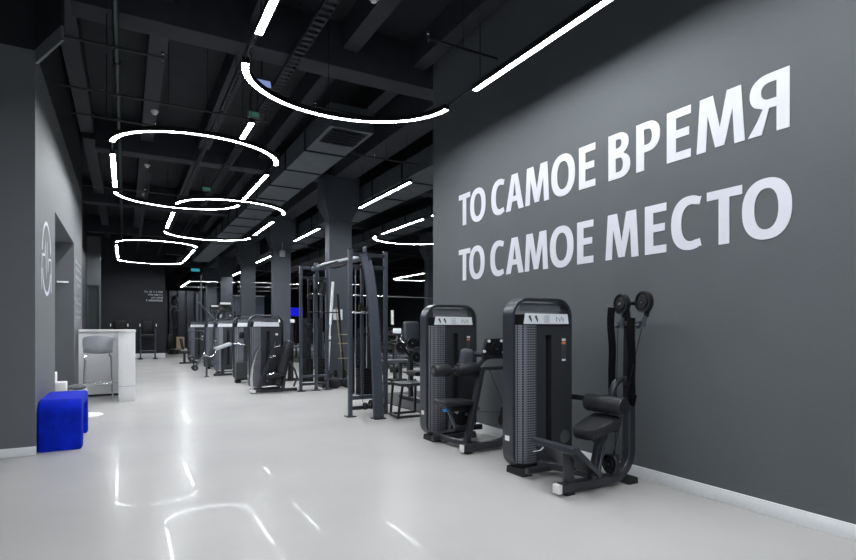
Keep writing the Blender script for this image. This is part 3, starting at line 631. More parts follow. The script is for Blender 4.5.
# ------------------------------------------------------------------ cable crossover
R = thing('cable_crossover', 'tall grey cable crossover frame, two stations joined by a high beam, in mid hall', 'cable machine', (3.2, 9.1, 0))
o = R.location
def station(P, h, zc, near=True):
    (ax, ay), (bx, by) = P
    for px_, py_ in P:
        MB(o).bar([(px_, py_, 0.01), (px_, py_, h)], 0.062, 0.062, up=(0, 1, 0)).build('post', 'steel_grey', R)
        MB(o).bb(px_ - 0.07, px_ + 0.07, py_ - 0.07, py_ + 0.07, 0, 0.016, 0.003).build('foot_plate', 'steel_dark', R)
        MB(o).bb(px_ - 0.034, px_ + 0.034, py_ - 0.034, py_ + 0.034, h, h + 0.02, 0.006).build('post_cap', 'black', R)
    for z_ in (h - 0.06, h - 0.24, 0.27, 0.12):
        MB(o).bar([(ax, ay, z_), (bx, by, z_)], 0.05, 0.055).build('cross_rail', 'steel_grey' if z_ > 0.2 and z_ < 1 else 'steel_dark', R)
station([(2.87, 7.44), (3.455, 7.48)], 2.44, 0)
# curved flat leg of the near station
pts = []
for k in range(17):
    f = k / 16; a = f
    yy = 7.44 - 0.36 * (a ** 0.7); zz = 2.38 - 2.36 * (f ** 1.35) ; xx = 3.07 + 0.09 * (1 - (1 - f) ** 3)
    pts.append((xx, yy, zz))
MB(o).sweep(pts, [(-0.070, -0.03), (0.070, -0.03), (0.070, 0.03), (-0.070, 0.03)], False, (0, 1, 0.001)).build('curved_leg', 'steel_grey', R)
MB(o).bb(3.07, 3.25, 7.0, 7.16, 0, 0.018, 0.003).build('foot_plate', 'steel_dark', R)
MB(o).bar([(3.08, 7.50, 0.3), (3.08, 7.50, 2.25)], 0.05, 0.05, up=(0, 1, 0)).build('guide_column', 'steel_grey', R)
for px_ in (3.0, 3.18): MB(o).cyl((px_, 7.56, 0.3), (px_, 7.56, 2.2), 0.012, n=8).build('guide_rod', 'chrome', R)
mb = MB(o)
for k in range(13): mb.bb(3.0, 3.36, 7.52, 7.66, 0.30 + k * 0.03, 0.30 + k * 0.03 + 0.027, 0.002)
mb.build('weight_stack', 'black', R)
MB(o).bb(2.93, 3.02, 7.66, 7.68, 0.3, 1.14).bb(3.0, 3.40, 7.67, 7.69, 0.3, 1.14).build('mesh_guard', 'panel', R)
MB(o).bb(3.03, 3.10, 7.60, 7.66, 0.72, 0.80).build('stack_pin_block', 'steel_dark', R)
for c, r in (((3.12, 7.40, 2.32), 0.07), ((3.03, 7.42, 1.62), 0.05), ((3.2, 7.42, 0.16), 0.07), ((3.10, 7.42, 0.14), 0.055)): disc(R, c, r, (1, 0.2, 0), 'pulley', 0.03)
MB(o).bb(3.02, 3.13, 7.40, 7.50, 1.52, 1.60, 0.01).build('pulley_carriage', 'black', R)
MB(o).tube([(2.88, 7.40, 1.52), (3.0, 7.34, 1.52), (3.15, 7.40, 1.53)], 0.016, 8).build('carriage_handle', 'chrome', R)
MB(o).bb(3.08, 3.13, 7.42, 7.48, 2.42, 2.50, 0.01).build('pulley_cage', 'steel_grey', R)
MB(o).cyl((3.06, 7.42, 0.2), (3.06, 7.42, 2.3), 0.004, n=6).build('cable', 'black', R)
# far station
hf = 2.56
for px_ in (3.14, 3.46, 3.70):
    MB(o).bar([(px_, 10.92, 0.01), (px_, 10.92, hf if px_ != 3.46 else 2.4)], 0.06, 0.06, up=(0, 1, 0)).build('post', 'steel_grey', R)
    MB(o).bb(px_ - 0.08, px_ + 0.08, 10.84, 11.0, 0, 0.016, 0.003).build('foot_plate', 'steel_dark', R)
for z_, m_ in ((2.53, 'steel_grey'), (2.33, 'steel_dark'), (0.30, 'steel_grey'), (0.14, 'steel_dark')): MB(o).bar([(3.14, 10.92, z_), (3.70, 10.92, z_)], 0.05, 0.055).build('cross_rail', m_, R)
for a, b_ in ((3.19, 3.42), (3.50, 3.66)):
    mb = MB(o)
    for k in range(14): mb.bb(a, b_, 10.96, 11.10, 0.18 + k * 0.034, 0.18 + k * 0.034 + 0.03, 0.002)
    mb.build('weight_stack', 'black', R)
    MB(o).bb(a, b_, 11.12, 11.14, 0.2, 1.5).build('mesh_guard', 'panel', R)
MB(o).cyl((3.40, 10.88, 0.5), (3.40, 10.88, 2.4), 0.016, n=8).build('guide_rod', 'chrome', R)
MB(o).bar([(3.30, 10.90, 0.4), (3.30, 10.90, 2.3)], 0.05, 0.05, up=(0, 1, 0)).build('guide_column', 'black', R)
disc(R, (3.56, 10.80, 2.12), 0.17, (1, 0.1, 0), 'pulley', 0.03)
disc(R, (3.40, 10.80, 2.05), 0.07, (1, 0.1, 0), 'pulley', 0.03)
MB(o).cyl((3.28, 10.86, 1.62), (3.95, 10.86, 1.62), 0.012, n=8).build('carriage_handle', 'black', R)
for k, z_ in enumerate((2.2, 1.9, 1.3, 1.0)): MB(o).bb(3.26, 3.36, 10.82, 10.90, z_, z_ + 0.09, 0.01).build('pulley_carriage', 'black', R)
# joining beam with the pull-up grips
MB(o).tube([(3.08, 7.46, 2.34), (3.22, 9.2, 2.44), (3.40, 10.92, 2.52)], 0.052, 14).build('joining_beam', 'steel_grey', R)
for s_ in (-0.14, 0.14): MB(o).tube([(3.2 + s_ * 0.3, 8.6, 2.42), (3.21 + s_, 8.9, 2.40), (3.24 + s_, 9.5, 2.40), (3.26 + s_ * 0.3, 9.9, 2.46)], 0.02, 8).build('pull_up_grip', 'rubber', R)
MB(o).ball((3.33, 10.5, 2.55), 0.05, 10).build('beam_joint', 'steel_grey', R)
MB(o).bar([(3.30, 10.4, 2.50), (3.50, 10.92, 2.30)], 0.05, 0.12).build('beam_bracket', 'steel_grey', R)

# ------------------------------------------------------------------ left row machines
def frame_tubes(R, o, items):
    for nm, pts, r, m_ in items: MB(o).tube(pts, r, 10).build(nm, m_, R)
grp = 'selectorised weight machines'
# front one: seated machine with slanted back pad
R = thing('leg_press_machine', 'nearest machine of the left row, with a tall slanted back pad and pale curved rail', 'weight machine', (2.5, 11.1, 0), 0, grp); o = R.location
tower(R, 2.52, 11.22, h=1.56, detail=False)
rail = [(2.19 + 0.0 * f, 10.98, 0.06) for f in (0,)] + [(2.17, 10.98, 0.3), (2.19, 10.97, 0.55), (2.25, 10.96, 0.78), (2.33, 10.95, 0.93)]
MB(o).bar(rail, 0.055, 0.05, up=(0, 1, 0)).build('curved_rail', 'chrome', R)
MB(o).bb(2.13, 2.24, 10.89, 10.97, 0.02, 0.075, 0.01).build('end_cap', 'white', R)
MB(o).bar([(2.18, 10.95, 0.05), (3.06, 10.95, 0.05)], 0.07, 0.06).build('base_beam', 'steel_dark', R)
MB(o).bar([(2.30, 10.93, 0.08), (2.66, 10.93, 1.02)], 0.06, 0.08, up=(0, 1, 0)).build('slanted_frame', 'steel_dark', R)
pad(R, (2.80, 10.90, 0.72), (0.14, 0.34, 0.66), RY(20), 'back_pad', 'leather', 0.04)
pad(R, (2.60, 10.92, 0.36), (0.36, 0.34, 0.09), RY(-10), 'seat_pad')
MB(o).bar([(2.78, 10.95, 0.06), (2.86, 10.95, 0.60)], 0.06, 0.06, up=(0, 1, 0)).build('seat_post', 'steel_dark', R)
for k, (xa, za) in enumerate(((2.56, 0.92), (2.47, 0.72), (2.45, 0.38))): MB(o).cyl((xa, 10.78, za), (xa + 0.12, 10.78, za + 0.03), 0.018, n=8).build('handle', 'chrome', R)
MB(o).tube([(2.88, 10.8, 0.62), (2.98, 10.78, 0.45), (3.03, 10.8, 0.30), (2.98, 10.85, 0.12)], 0.022, 8).build('grip_bar', 'steel_dark', R)
disc(R, (2.45, 10.85, 0.25), 0.08, (0.3, 1, 0), 'pulley', 0.03); disc(R, (2.66, 10.85, 0.20), 0.06, (0.3, 1, 0), 'pulley', 0.03)
# second
R = thing('plate_arm_machine', 'second machine of the left row, half hidden, with a small handle on its side', 'weight machine', (2.5, 13.3, 0), 0, grp); o = R.location
tower(R, 2.57, 13.3, h=1.56, detail=False)
MB(o).tube([(2.20, 13.25, 0.93), (2.32, 13.2, 0.93), (2.46, 13.2, 0.90)], 0.018, 8).build('handle', 'chrome', R)
MB(o).bb(2.34, 2.44, 13.20, 13.25, 1.05, 1.2, 0.01).build('control_box', 'black', R)
MB(o).bb(2.26, 2.56, 13.12, 13.25, 0.1, 0.5, 0.02).build('foot_shroud', 'panel', R)
# third: leg curl
R = thing('leg_curl_machine', 'third machine of the left row, with ankle rollers and a pale tilted pad reaching out', 'weight machine', (2.2, 15.8, 0), 0, grp); o = R.location
tower(R, 2.53, 16.1, h=1.56, detail=False)
pad(R, (2.28, 15.3, 0.80), (0.44, 0.34, 0.085), RY(-20), 'arm_pad', 'seat_grey', 0.03)
MB(o).bar([(2.28, 15.3, 0.04), (2.28, 15.3, 0.74)], 0.08, 0.10, up=(0, 1, 0)).build('post', 'steel_dark', R)
MB(o).bar([(2.05, 15.3, 0.05), (2.75, 15.3, 0.05)], 0.08, 0.06).build('base_beam', 'steel_dark', R)
MB(o).bar([(1.88, 15.3, 0.01), (1.88, 15.3, 0.62)], 0.05, 0.05, up=(0, 1, 0)).build('post', 'steel_grey', R)
MB(o).bb(1.82, 1.94, 15.24, 15.36, 0, 0.02).build('foot_plate', 'steel_dark', R)
frame_tubes(R, o, [('lever_arm', [(1.58, 15.2, 0.27), (1.80, 15.2, 0.58), (1.92, 15.2, 0.62), (2.00, 15.2, 0.80), (2.08, 15.2, 0.96)], 0.025, 'steel_grey'),
                   ('lever_arm', [(1.80, 15.2, 0.60), (1.95, 15.15, 0.54), (2.08, 15.15, 0.60), (2.14, 15.2, 0.72)], 0.02, 'chrome')])
roller(R, (1.50, 15.05, 0.50), (1.50, 15.35, 0.50), 0.075); roller(R, (1.58, 15.05, 0.26), (1.58, 15.35, 0.26), 0.075)
MB(o).bar([(1.50, 15.2, 0.50), (1.58, 15.2, 0.28)], 0.03, 0.05, up=(0, 1, 0)).build('ankle_link', 'black', R)
for c in ((2.08, 15.15, 0.98), (1.80, 15.15, 0.62), (2.0, 15.12, 0.56)): MB(o).ball(c, 0.035, 8).build('pivot_cap', 'chrome', R)
disc(R, (2.06, 15.15, 0.40), 0.09, (0.2, 1, 0), 'cam_wheel', 0.03, 'steel_grey')
# fourth
R = thing('narrow_weight_machine', 'fourth machine of the left row, only its left side showing behind the leg curl', 'weight machine', (2.4, 18.4, 0), 0, grp); o = R.location
tower(R, 2.55, 18.3, h=1.56, detail=False)
MB(o).bb(2.15, 2.6, 18.1, 18.28, 0.08, 0.4, 0.02).build('foot_shroud', 'panel', R)
# fifth: lat pull
R = thing('lat_pull_machine', 'farthest machine of the left row, with tall thin bars rising above its cover', 'weight machine', (2.3, 21.5, 0), 0, grp); o = R.location
tower(R, 2.36, 21.6, h=1.56, detail=False)
for px_, h_ in ((2.48, 3.25), (2.34, 2.55)): MB(o).bar([(px_, 21.7, 1.4), (px_, 21.7, h_)], 0.05, 0.05, up=(0, 1, 0)).build('upright', 'steel_grey', R)
frame_tubes(R, o, [('pull_arm', [(2.36, 21.5, 2.25), (2.6, 21.4, 1.95), (2.95, 21.4, 1.55)], 0.03, 'steel_grey'),
                   ('low_handle', [(2.02, 21.2, 0.3), (2.04, 21.2, 0.80), (2.12, 21.2, 0.90), (2.62, 21.2, 0.90)], 0.022, 'steel_grey'),
                   ('high_handle', [(1.96, 21.25, 1.18), (2.62, 21.25, 1.18)], 0.02, 'steel_grey')])
pad(R, (1.86, 21.2, 0.42), (0.35, 0.3, 0.10), None, 'seat_pad'); MB(o).bar([(1.86, 21.2, 0.02), (1.86, 21.2, 0.4)], 0.08, 0.08, up=(0, 1, 0)).build('seat_post', 'black', R)
MB(o).bar([(1.70, 21.2, 0.04), (2.3, 21.2, 0.04)], 0.08, 0.06).build('base_beam', 'steel_dark', R)
pad(R, (1.78, 21.2, 0.72), (0.08, 0.3, 0.4), RY(-10), 'back_pad')
for z_ in (0.98, 0.86): MB(o).ball((2.50, 21.52, z_), 0.03, 6).build('dial', 'white', R)

# ------------------------------------------------------------------ reception: counter, stool, bench
R = thing('reception_counter', 'white high counter at left with a thick end panel', 'counter', (-0.3, 11.5, 0)); o = R.location
MB(o).prism([(-0.10, 10.90), (0.17, 10.90), (0.17, 12.5), (-0.755, 12.5), (-0.755, 11.95), (-0.10, 11.95)], 'z', 1.225, 1.265).build('worktop', 'white', R)
MB(o).bb(-0.10, 0.16, 10.92, 12.45, 0.03, 1.224, 0.004).bb(-0.095, 0.16, 10.93, 12.45, 0.0, 0.028).build('end_panel', 'white', R)
MB(o).bb(-0.10, 0.161, 10.915, 10.92, 0.262, 0.268).build('panel_joint', 'print_grey', R)
MB(o).bb(-0.755, -0.10, 11.98, 12.08, 0.04, 1.224).build('front_panel', 'white', R)
MB(o).bb(-0.755, -0.10, 11.975, 11.98, 0.24, 0.246).build('panel_joint', 'print_grey', R)
MB(o).bb(-0.755, -0.10, 12.0, 12.08, 0.0, 0.04).build('plinth', 'black', R)
R = thing('bar_stool', 'pale grey shell bar stool on thin chrome legs in front of the white counter', 'bar stool', (-0.40, 11.35, 0)); o = R.location
sx_, sy_ = -0.42, 11.42
# shell: curved back + seat, one surface with thickness
mb = MB(o); rows = []
prof = [(-0.20, 0.845), (-0.12, 0.83), (0.02, 0.825), (0.13, 0.84), (0.185, 0.90), (0.205, 0.98), (0.215, 1.08), (0.22, 1.15)]
prof = [(-0.20, 0.875), (-0.185, 0.845), (-0.10, 0.83), (0.05, 0.83), (0.15, 0.85), (0.19, 0.92), (0.20, 1.0), (0.205, 1.10), (0.20, 1.165)]
def shell_row(dy, z, half, lift):
    return [(sx_ + half * u, sy_ - dy + (0.05 * u * u if z > 0.9 else 0), z + lift * u * u) for u in [k / 6 - 1 for k in range(13)]]
halves = [0.19, 0.205, 0.215, 0.22, 0.225, 0.23, 0.235, 0.235, 0.21]
lifts = [-0.0, 0.0, 0.01, 0.02, 0.05, 0.03, 0.0, 0.0, -0.03]
A = [shell_row(dy, z, hw_, lf) for (dy, z), hw_, lf in zip(prof, halves, lifts)]
V = [p for r in A for p in r]; F = []
for i in range(len(A) - 1):
    for j in range(12): F.append((i * 13 + j, i * 13 + j + 1, (i + 1) * 13 + j + 1, (i + 1) * 13 + j))
_, fs = mb._new(V, F)
bmesh.ops.recalc_face_normals(mb.bm, faces=mb.bm.faces)
bmesh.ops.solidify(mb.bm, geom=list(mb.bm.faces), thickness=0.014)
mb.build('seat_shell', 'seat_grey', R, ang=60)
for a, b_ in ((-1, -1), (1, -1), (-1, 1), (1, 1)):
    MB(o).tube([(sx_ + a * 0.17, sy_ + b_ * 0.13, 0.82), (sx_ + a * 0.20, sy_ + b_ * 0.18, 0.77), (sx_ + a * 0.225, sy_ + b_ * 0.21, 0.0)], 0.010, 8).build('leg', 'chrome', R)
MB(o).tube([(sx_ - 0.205, sy_ - 0.20, 0.30), (sx_ + 0.205, sy_ - 0.20, 0.30), (sx_ + 0.205, sy_ + 0.20, 0.30), (sx_ - 0.205, sy_ + 0.20, 0.30)], 0.008, 8, True).build('foot_rail', 'chrome', R)
# blue arch bench
R = MB((-0.60, 7.42, 0))
pts_o = [(6.87, 0.0)] + arc((7.02, 0.385), 0.15, 180, 90, 9, 'xy') + arc((7.83, 0.385), 0.15, 90, 0, 9, 'xy') + [(7.98, 0.0)]
pts_i = [(7.88, 0.0)] + arc((7.70, 0.26), 0.16, 0, 90, 9, 'xy') + arc((7.20, 0.26), 0.16, 90, 180, 9, 'xy') + [(7.04, 0.0)]
poly = [(p[0], p[1]) for p in pts_o] + [(p[0], p[1]) for p in pts_i]
X0, X1, e = -0.797, -0.40, 0.03
cyy = 7.46
def ins(poly, d):
    out = []; n = len(poly)
    for i in range(n):
        a, b_, c = Vector(poly[i - 1]), Vector(poly[i]), Vector(poly[(i + 1) % n])
        n1 = (b_ - a).normalized(); n2 = (c - b_).normalized(); nn = Vector((n1.y + n2.y, -n1.x - n2.x))
        nn = nn.normalized() if nn.length > 1e-6 else Vector((0, 0)); out.append((b_.x + nn.x * d, b_.y + nn.y * d))
    return out
I1, I2 = ins(poly, e), ins(poly, e * 0.3)
R.rings([[(X0, y, max(z, 0)) for y, z in I1], [(X0 + e * 0.3, y, max(z, 0)) for y, z in I2], [(X0 + e, y, z) for y, z in poly], [(X1 - e, y, z) for y, z in poly], [(X1 - e * 0.3, y, max(z, 0)) for y, z in I2], [(X1, y, max(z, 0)) for y, z in I1]])
ob = R.build('arch_bench', 'blue_velvet', None, (-0.60, 7.42, 0))
tag(ob, 'cobalt blue velvet arch bench on the floor against the grey left wall', 'bench')
# low round side table with things on it
R = thing('side_table', 'low round white side table behind the blue bench, its wide disc base showing', 'side table', (-0.52, 9.45, 0)); o = R.location
MB(o).lathe([(0.001, 0), (0.235, 0), (0.24, 0.008), (0.22, 0.018), (0.001, 0.022)], (-0.52, 9.45, 0), 40).build('base_disc', 'white', R)
MB(o).cyl((-0.58, 9.45, 0.02), (-0.58, 9.45, 0.37), 0.025).build('stem', 'white', R)
MB(o).lathe([(0.001, 0.37), (0.12, 0.37), (0.125, 0.38), (0.12, 0.39), (0.001, 0.39)], (-0.60, 9.45, 0), 40).build('tabletop', 'white', R)
ob = MB((-0.61, 9.45, 0.39)).ball((-0.61, 9.45, 0.429), 0.12, 10, 0.32).build('folded_cloth', 'grey_item', None, (-0.61, 9.45, 0.39)); tag(ob, 'grey speckled knit bundle lying on the low white table', 'cloth')
ob = MB((-0.9, 9.3, 0)).bb(-1.02, -0.86, 9.2, 9.5, 0, 0.66, 0.01).bb(-0.86, -0.735, 9.2, 9.5, 0.0, 0.52, 0.01).build('stepped_display', 'white', None, (-0.9, 9.3, 0)); tag(ob, 'white stepped display block in the alcove mouth behind the blue bench', 'display block')
# little projecting light on the alcove wall
R = thing('wall_light', 'small white bar light projecting in the dark alcove of the left wall', 'wall light', (-0.98, 11.5, 2.12)); o = R.location
MB(o).bb(-1.05, -0.88, 11.50, 11.56, 2.10, 2.125, 0.004).build('light_bar', 'lamp_dim', R)
MB(o).bb(-1.0, -0.95, 11.56, 11.59, 2.09, 2.13).build('bracket', 'steel_dark', R)

# ------------------------------------------------------------------ emblem + small print on the left wall
E_ = thing('wall_emblem', 'round white line emblem on the left grey wall beside the alcove', 'wall emblem', (-0.798, 7.72, 2.13)); o = E_.location
mb = MB(o)
def ring_seg(mb, cy, cz, r, a0, a1, w, n=30):
    P = arc((cy, cz), r, a0, a1, n, 'yz', -0.796)
    mb.sweep(P, [(-w / 2, -0.002), (w / 2, -0.002), (w / 2, 0.002), (-w / 2, 0.002)], False, (1, 0, 0))
cy_, cz_ = 7.66, 2.11
ring_seg(mb, cy_, cz_, 0.40, 12, 172, 0.045); mb.build('upper_arc', 'vinyl', E_)
mb = MB(o); ring_seg(mb, cy_, cz_ - 0.02, 0.40, 200, 340, 0.045); mb.build('lower_arc', 'vinyl', E_)
mb = MB(o)
def wl(mb, P, w=0.04): mb.sweep([(-0.796, y, z) for y, z in P], [(-w / 2, -0.002), (w / 2, -0.002), (w / 2, 0.002), (-w / 2, 0.002)], False, (1, 0, 0))
wl(mb, [(cy_ - 0.42, cz_ - 0.38), (cy_ - 0.46, cz_ - 0.22), (cy_ - 0.40, cz_), (cy_ - 0.16, cz_ + 0.02), (cy_ - 0.10, cz_ + 0.18), (cy_ - 0.02, cz_ - 0.22), (cy_ + 0.06, cz_ + 0.18), (cy_ + 0.12, cz_ - 0.14), (cy_ + 0.18, cz_), (cy_ + 0.42, cz_ + 0.02), (cy_ + 0.46, cz_ - 0.20), (cy_ + 0.43, cz_ - 0.38)], 0.035)
mb.build('zigzag_line', 'vinyl', E_)
def small_text(name, label, org, rows, plane):
    """rows of tiny illegible character-like strokes"""
    R = thing(name, label, 'wall lettering', org); o = R.location
    for (u0, u1, v, hgt) in rows:
        mb = MB(o); u = u0; rnd = random.Random(int(v * 1000))
        while u < u1 - 0.01:
            w_ = hgt * rnd.uniform(0.4, 0.75)
            if rnd.random() < 0.14: u += hgt * 0.5; continue
            hh = hgt * rnd.choice((1, 1, 0.8)); st = hgt * 0.22
            if plane == 'y':
                y = org[1]; mb.bb(u, u + st, y - 0.003, y, v, v + hh); mb.bb(u + w_ - st, u + w_, y - 0.003, y, v, v + hh); mb.bb(u, u + w_, y - 0.003, y, v + hh * rnd.choice((0, 0.4, 0.8)), v + hh * rnd.choice((0.2, 0.6, 1.0)))
            else:
                x = org[0]; mb.bb(x, x + 0.003, u, u + st, v, v + hh); mb.bb(x, x + 0.003, u + w_ - st, u + w_, v, v + hh); mb.bb(x, x + 0.003, u, u + w_, v + hh * rnd.choice((0, 0.4, 0.8)), v + hh * rnd.choice((0.2, 0.6, 1.0)))
            u += w_ + hgt * 0.16
        mb.build('text_line', 'vinyl' if plane == 'y' else 'seat_grey', R)
small_text('wall_small_lettering', 'block of small white text lines on the left grey wall past the alcove', (-0.798, 12.5, 1.6),
           [(11.8, 13.3, 2.50, .08), (11.9, 13.2, 2.38, .08), (11.9, 13.3, 2.22, .08), (11.9, 13.2, 2.10, .08), (11.8, 13.1, 1.86, .06), (11.8, 13.2, 1.74, .06), (11.85, 13.3, 1.60, .06), (11.85, 13.2, 1.48, .06)], 'x')
small_text('wall_small_lettering', 'four small white text lines on the far black wall at left', (0.78, 25.99, 2.4),
           [(0.72, 1.42, 2.80, .085), (0.86, 1.40, 2.68, .07), (0.98, 1.42, 2.56, .07), (0.74, 1.42, 2.43, .085)], 'y')

# ------------------------------------------------------------------ far left: high chairs, punch dummy, box
def high_chair(label, x, y, flip=1):
    R = thing('high_chair', label, 'high chair', (x, y, 0), 0, 'black high chairs by the far wall'); o = R.location
    pad(R, (x, y, 0.98), (0.46, 0.42, 0.09), None, 'seat', 'black'); pad(R, (x, y + 0.2, 1.32), (0.44, 0.09, 0.55), RX(8), 'backrest', 'black', 0.04)
    for a in (-1, 1):
        MB(o).tube([(x + a * 0.27, y + 0.2, 0.02), (x + a * 0.27, y + 0.2, 1.22), (x + a * 0.27, y - 0.2, 1.22), (x + a * 0.27, y - 0.22, 0.02)], 0.022, 8).build('side_frame', 'steel_grey', R)
        MB(o).bb(x + a * 0.27 - 0.035, x + a * 0.27 + 0.035, y - 0.22, y + 0.18, 1.24, 1.28, 0.012).build('armrest', 'black', R)
        MB(o).bb(x + a * 0.27 - 0.08, x + a * 0.27 + 0.08, y - 0.28, y + 0.26, 0.0, 0.05, 0.01).build('foot', 'black', R)
        MB(o).cyl((x + a * 0.30, y - 0.24, 1.35), (x + a * 0.30, y - 0.24, 1.46), 0.02).build('grip', 'white', R)
    MB(o).tube([(x - 0.27, y - 0.22, 0.35), (x + 0.27, y - 0.22, 0.35)], 0.018, 8).build('foot_rail', 'steel_grey', R)
high_chair('black high chair behind the white counter, left of the two by the far wall', -0.20, 25.2)
high_chair('black high chair standing clear of the counter, right of the two by the far wall', 0.83, 25.3)
R = thing('training_dummy', 'dim grey training dummy standing by the far corrugated wall', 'training dummy', (2.15, 29.5, 0)); o = R.location
MB(o).lathe([(0.001, 0), (0.30, 0), (0.32, 0.05), (0.27, 0.22), (0.08, 0.28), (0.06, 1.4), (0.001, 1.4)], (2.15, 29.5, 0), 20).build('base', 'black', R)
MB(o).lathe([(0.001, 1.3), (0.10, 1.32), (0.12, 1.6), (0.19, 2.0), (0.18, 2.15), (0.08, 2.24), (0.07, 2.34), (0.001, 2.34)], (2.15, 29.5, 0), 20).build('torso', 'steel_dark', R)
MB(o).ball((2.15, 29.5, 2.62), 0.19, 12, 1.3).build('head', 'steel_dark', R)
for k, (x_, h_, m_, lb) in enumerate(((2.46, 0.72, 'wood', 'pale birch box standing at the far end of the left aisle'),)):
    ob = MB((x_, 30.5, 0)).bb(x_ - 0.22, x_ + 0.20, 30.3, 30.8, 0.10, 0.10 + h_, 0.01).bb(x_ - 0.22, x_ + 0.20, 30.32, 30.8, 0, 0.10).build('plyometric_box', m_, None, (x_, 30.5, 0)); tag(ob, lb, 'box')
for k, x_ in enumerate((1.72, 2.02)):
    ob = MB((x_, 30.6, 0)).bb(x_ - 0.14, x_ + 0.13, 30.4, 30.8, 0, 0.95, 0.01).build('locker_box', 'black', None, (x_, 30.6, 0)); tag(ob, ['narrow black bin left of the pale birch box, farther one from it', 'narrow black bin right next to the pale birch box'][k], 'bin', 'black bins at the far end')

# ------------------------------------------------------------------ barbell stand in front of the first column
R = thing('barbell_stand', 'dark floor stand holding upright bars beside the large column', 'barbell stand', (3.95, 11.45, 0)); o = R.location
MB(o).bb(3.72, 4.62, 11.3, 11.62, 0, 0.16, 0.01).build('base', 'steel_dark', R)
MB(o).bb(3.74, 3.80, 11.4, 11.46, 0.16, 1.2, 0.01).bb(3.80, 3.95, 11.4, 11.44, 1.0, 1.04).build('bracket', 'steel_grey', R)
for k in range(3): MB(o).cyl((3.88 + k * 0.2, 11.45, 0.16), (3.88 + k * 0.2, 11.45, 0.36), 0.05).build('holder', 'black', R)
def barbell(label, x0, x1, z1, m_, r=0.014, sl=0.4):
    R = thing('upright_barbell', label, 'barbell', (x0, 11.45, 0.17), 0, 'bars standing upright by the large column'); o = R.location
    p0, p1 = Vector((x0, 11.45, 0.17)), Vector((x1, 11.5, z1)); d = (p1 - p0).normalized()
    MB(o).cyl(p0 + d * sl, p1 - d * sl, r, n=10).build('shaft', m_, R)
    MB(o).cyl(p0, p0 + d * sl, r * 1.9, n=12).build('sleeve', m_, R); MB(o).cyl(p1 - d * sl, p1, r * 1.9, n=12).build('sleeve', m_, R)
barbell('tall bright steel bar standing upright left of the large column face', 3.88, 4.03, 2.32, 'base_white', 0.016, 0.95)
barbell('slim black bar leaning against the large column face', 4.28, 4.14, 2.05, 'black', 0.014, 0.6)
R = thing('coloured_bar', 'slender yellowish bar with pegs leaning at the large column', 'bar', (4.20, 11.47, 0.17)); o = R.location
MB(o).cyl((4.28, 11.47, 0.17), (4.10, 11.5, 1.75), 0.014, n=10).build('shaft', 'brass', R)
for z_ in (0.62, 0.95, 1.15): MB(o).cyl((4.12, 11.42, z_), (4.34, 11.42, z_), 0.010, n=8).build('peg', 'brass', R)
for k, x_ in enumerate((3.92, 4.26)):
    R = thing('kettlebell', ['black kettlebell at the left foot of the bar stand', 'black kettlebell at the right foot of the bar stand'][k], 'kettlebell', (x_, 11.12, 0), 0, 'kettlebells'); o = R.location
    MB(o).lathe([(0.001, 0), (0.08, 0), (0.13, 0.05), (0.14, 0.12), (0.12, 0.19), (0.06, 0.23), (0.001, 0.235)], (x_, 11.12, 0), 20).build('body', 'rubber', R)
    MB(o).tube([(x_ - 0.07, 11.12, 0.2), (x_ - 0.075, 11.12, 0.28), (x_, 11.12, 0.32), (x_ + 0.075, 11.12, 0.28), (x_ + 0.07, 11.12, 0.2)], 0.015, 8).build('handle', 'rubber', R)
ob = MB((4.28, 11.79, 1.5)).bb(4.14, 4.36, 11.785, 11.798, 1.48, 1.72).build('column_notice', 'placard', None, (4.28, 11.79, 1.5)); tag(ob, 'small white paper notice on the large column', 'notice')

# ------------------------------------------------------------------ right background
PX, PY = 4.42, 8.35
R = thing('chest_press_machine', 'dark machine with a grey back pad, partly behind the second wall machine', 'weight machine', (PX, PY, 0)); o = R.location
pad(R, (PX - 0.04, PY + 0.05, 1.24), (0.30, 0.09, 0.34), RX(-10), 'back_pad', 'leather_grey', 0.04)
pad(R, (PX, PY - 0.15, 0.52), (0.32, 0.36, 0.08), None, 'seat_pad')
MB(o).bar([(PX, PY + 0.15, 0.03), (PX, PY + 0.15, 1.35)], 0.08, 0.08, up=(0, 1, 0)).build('spine', 'steel_dark', R)
MB(o).bar([(PX, PY - 0.45, 0.05), (PX, PY + 0.55, 0.05)], 0.08, 0.07).build('base_beam', 'steel_dark', R)
frame_tubes(R, o, [('press_arm', [(PX - .17, PY + .1, 1.25), (PX - .30, PY - .05, 1.12), (PX - .26, PY - .23, 0.95), (PX - .16, PY - .25, 0.92)], 0.024, 'chrome'),
                   ('press_arm', [(PX + .20, PY + .1, 1.25), (PX + .30, PY - .05, 1.12), (PX + .26, PY - .23, 0.95), (PX + .14, PY - .25, 0.92)], 0.024, 'steel_grey'),
                   ('lever_arm', [(PX - .50, PY + .2, 1.05), (PX - .22, PY + .15, 0.98), (PX - .06, PY + .05, 0.80)], 0.022, 'black'),
                   ('foot_lever', [(PX - .30, PY - .3, 0.30), (PX - .15, PY - .3, 0.42), (PX - .02, PY - .2, 0.34)], 0.022, 'black')])
for dx, z_ in ((-0.20, 1.04), (0.06, 1.00), (-0.12, 0.80), (0.10, 0.74), (-0.42, 0.98)): disc(R, (PX + dx, PY - 0.28, z_), 0.085, (0.2, 1, 0), 'weight_plate', 0.05)
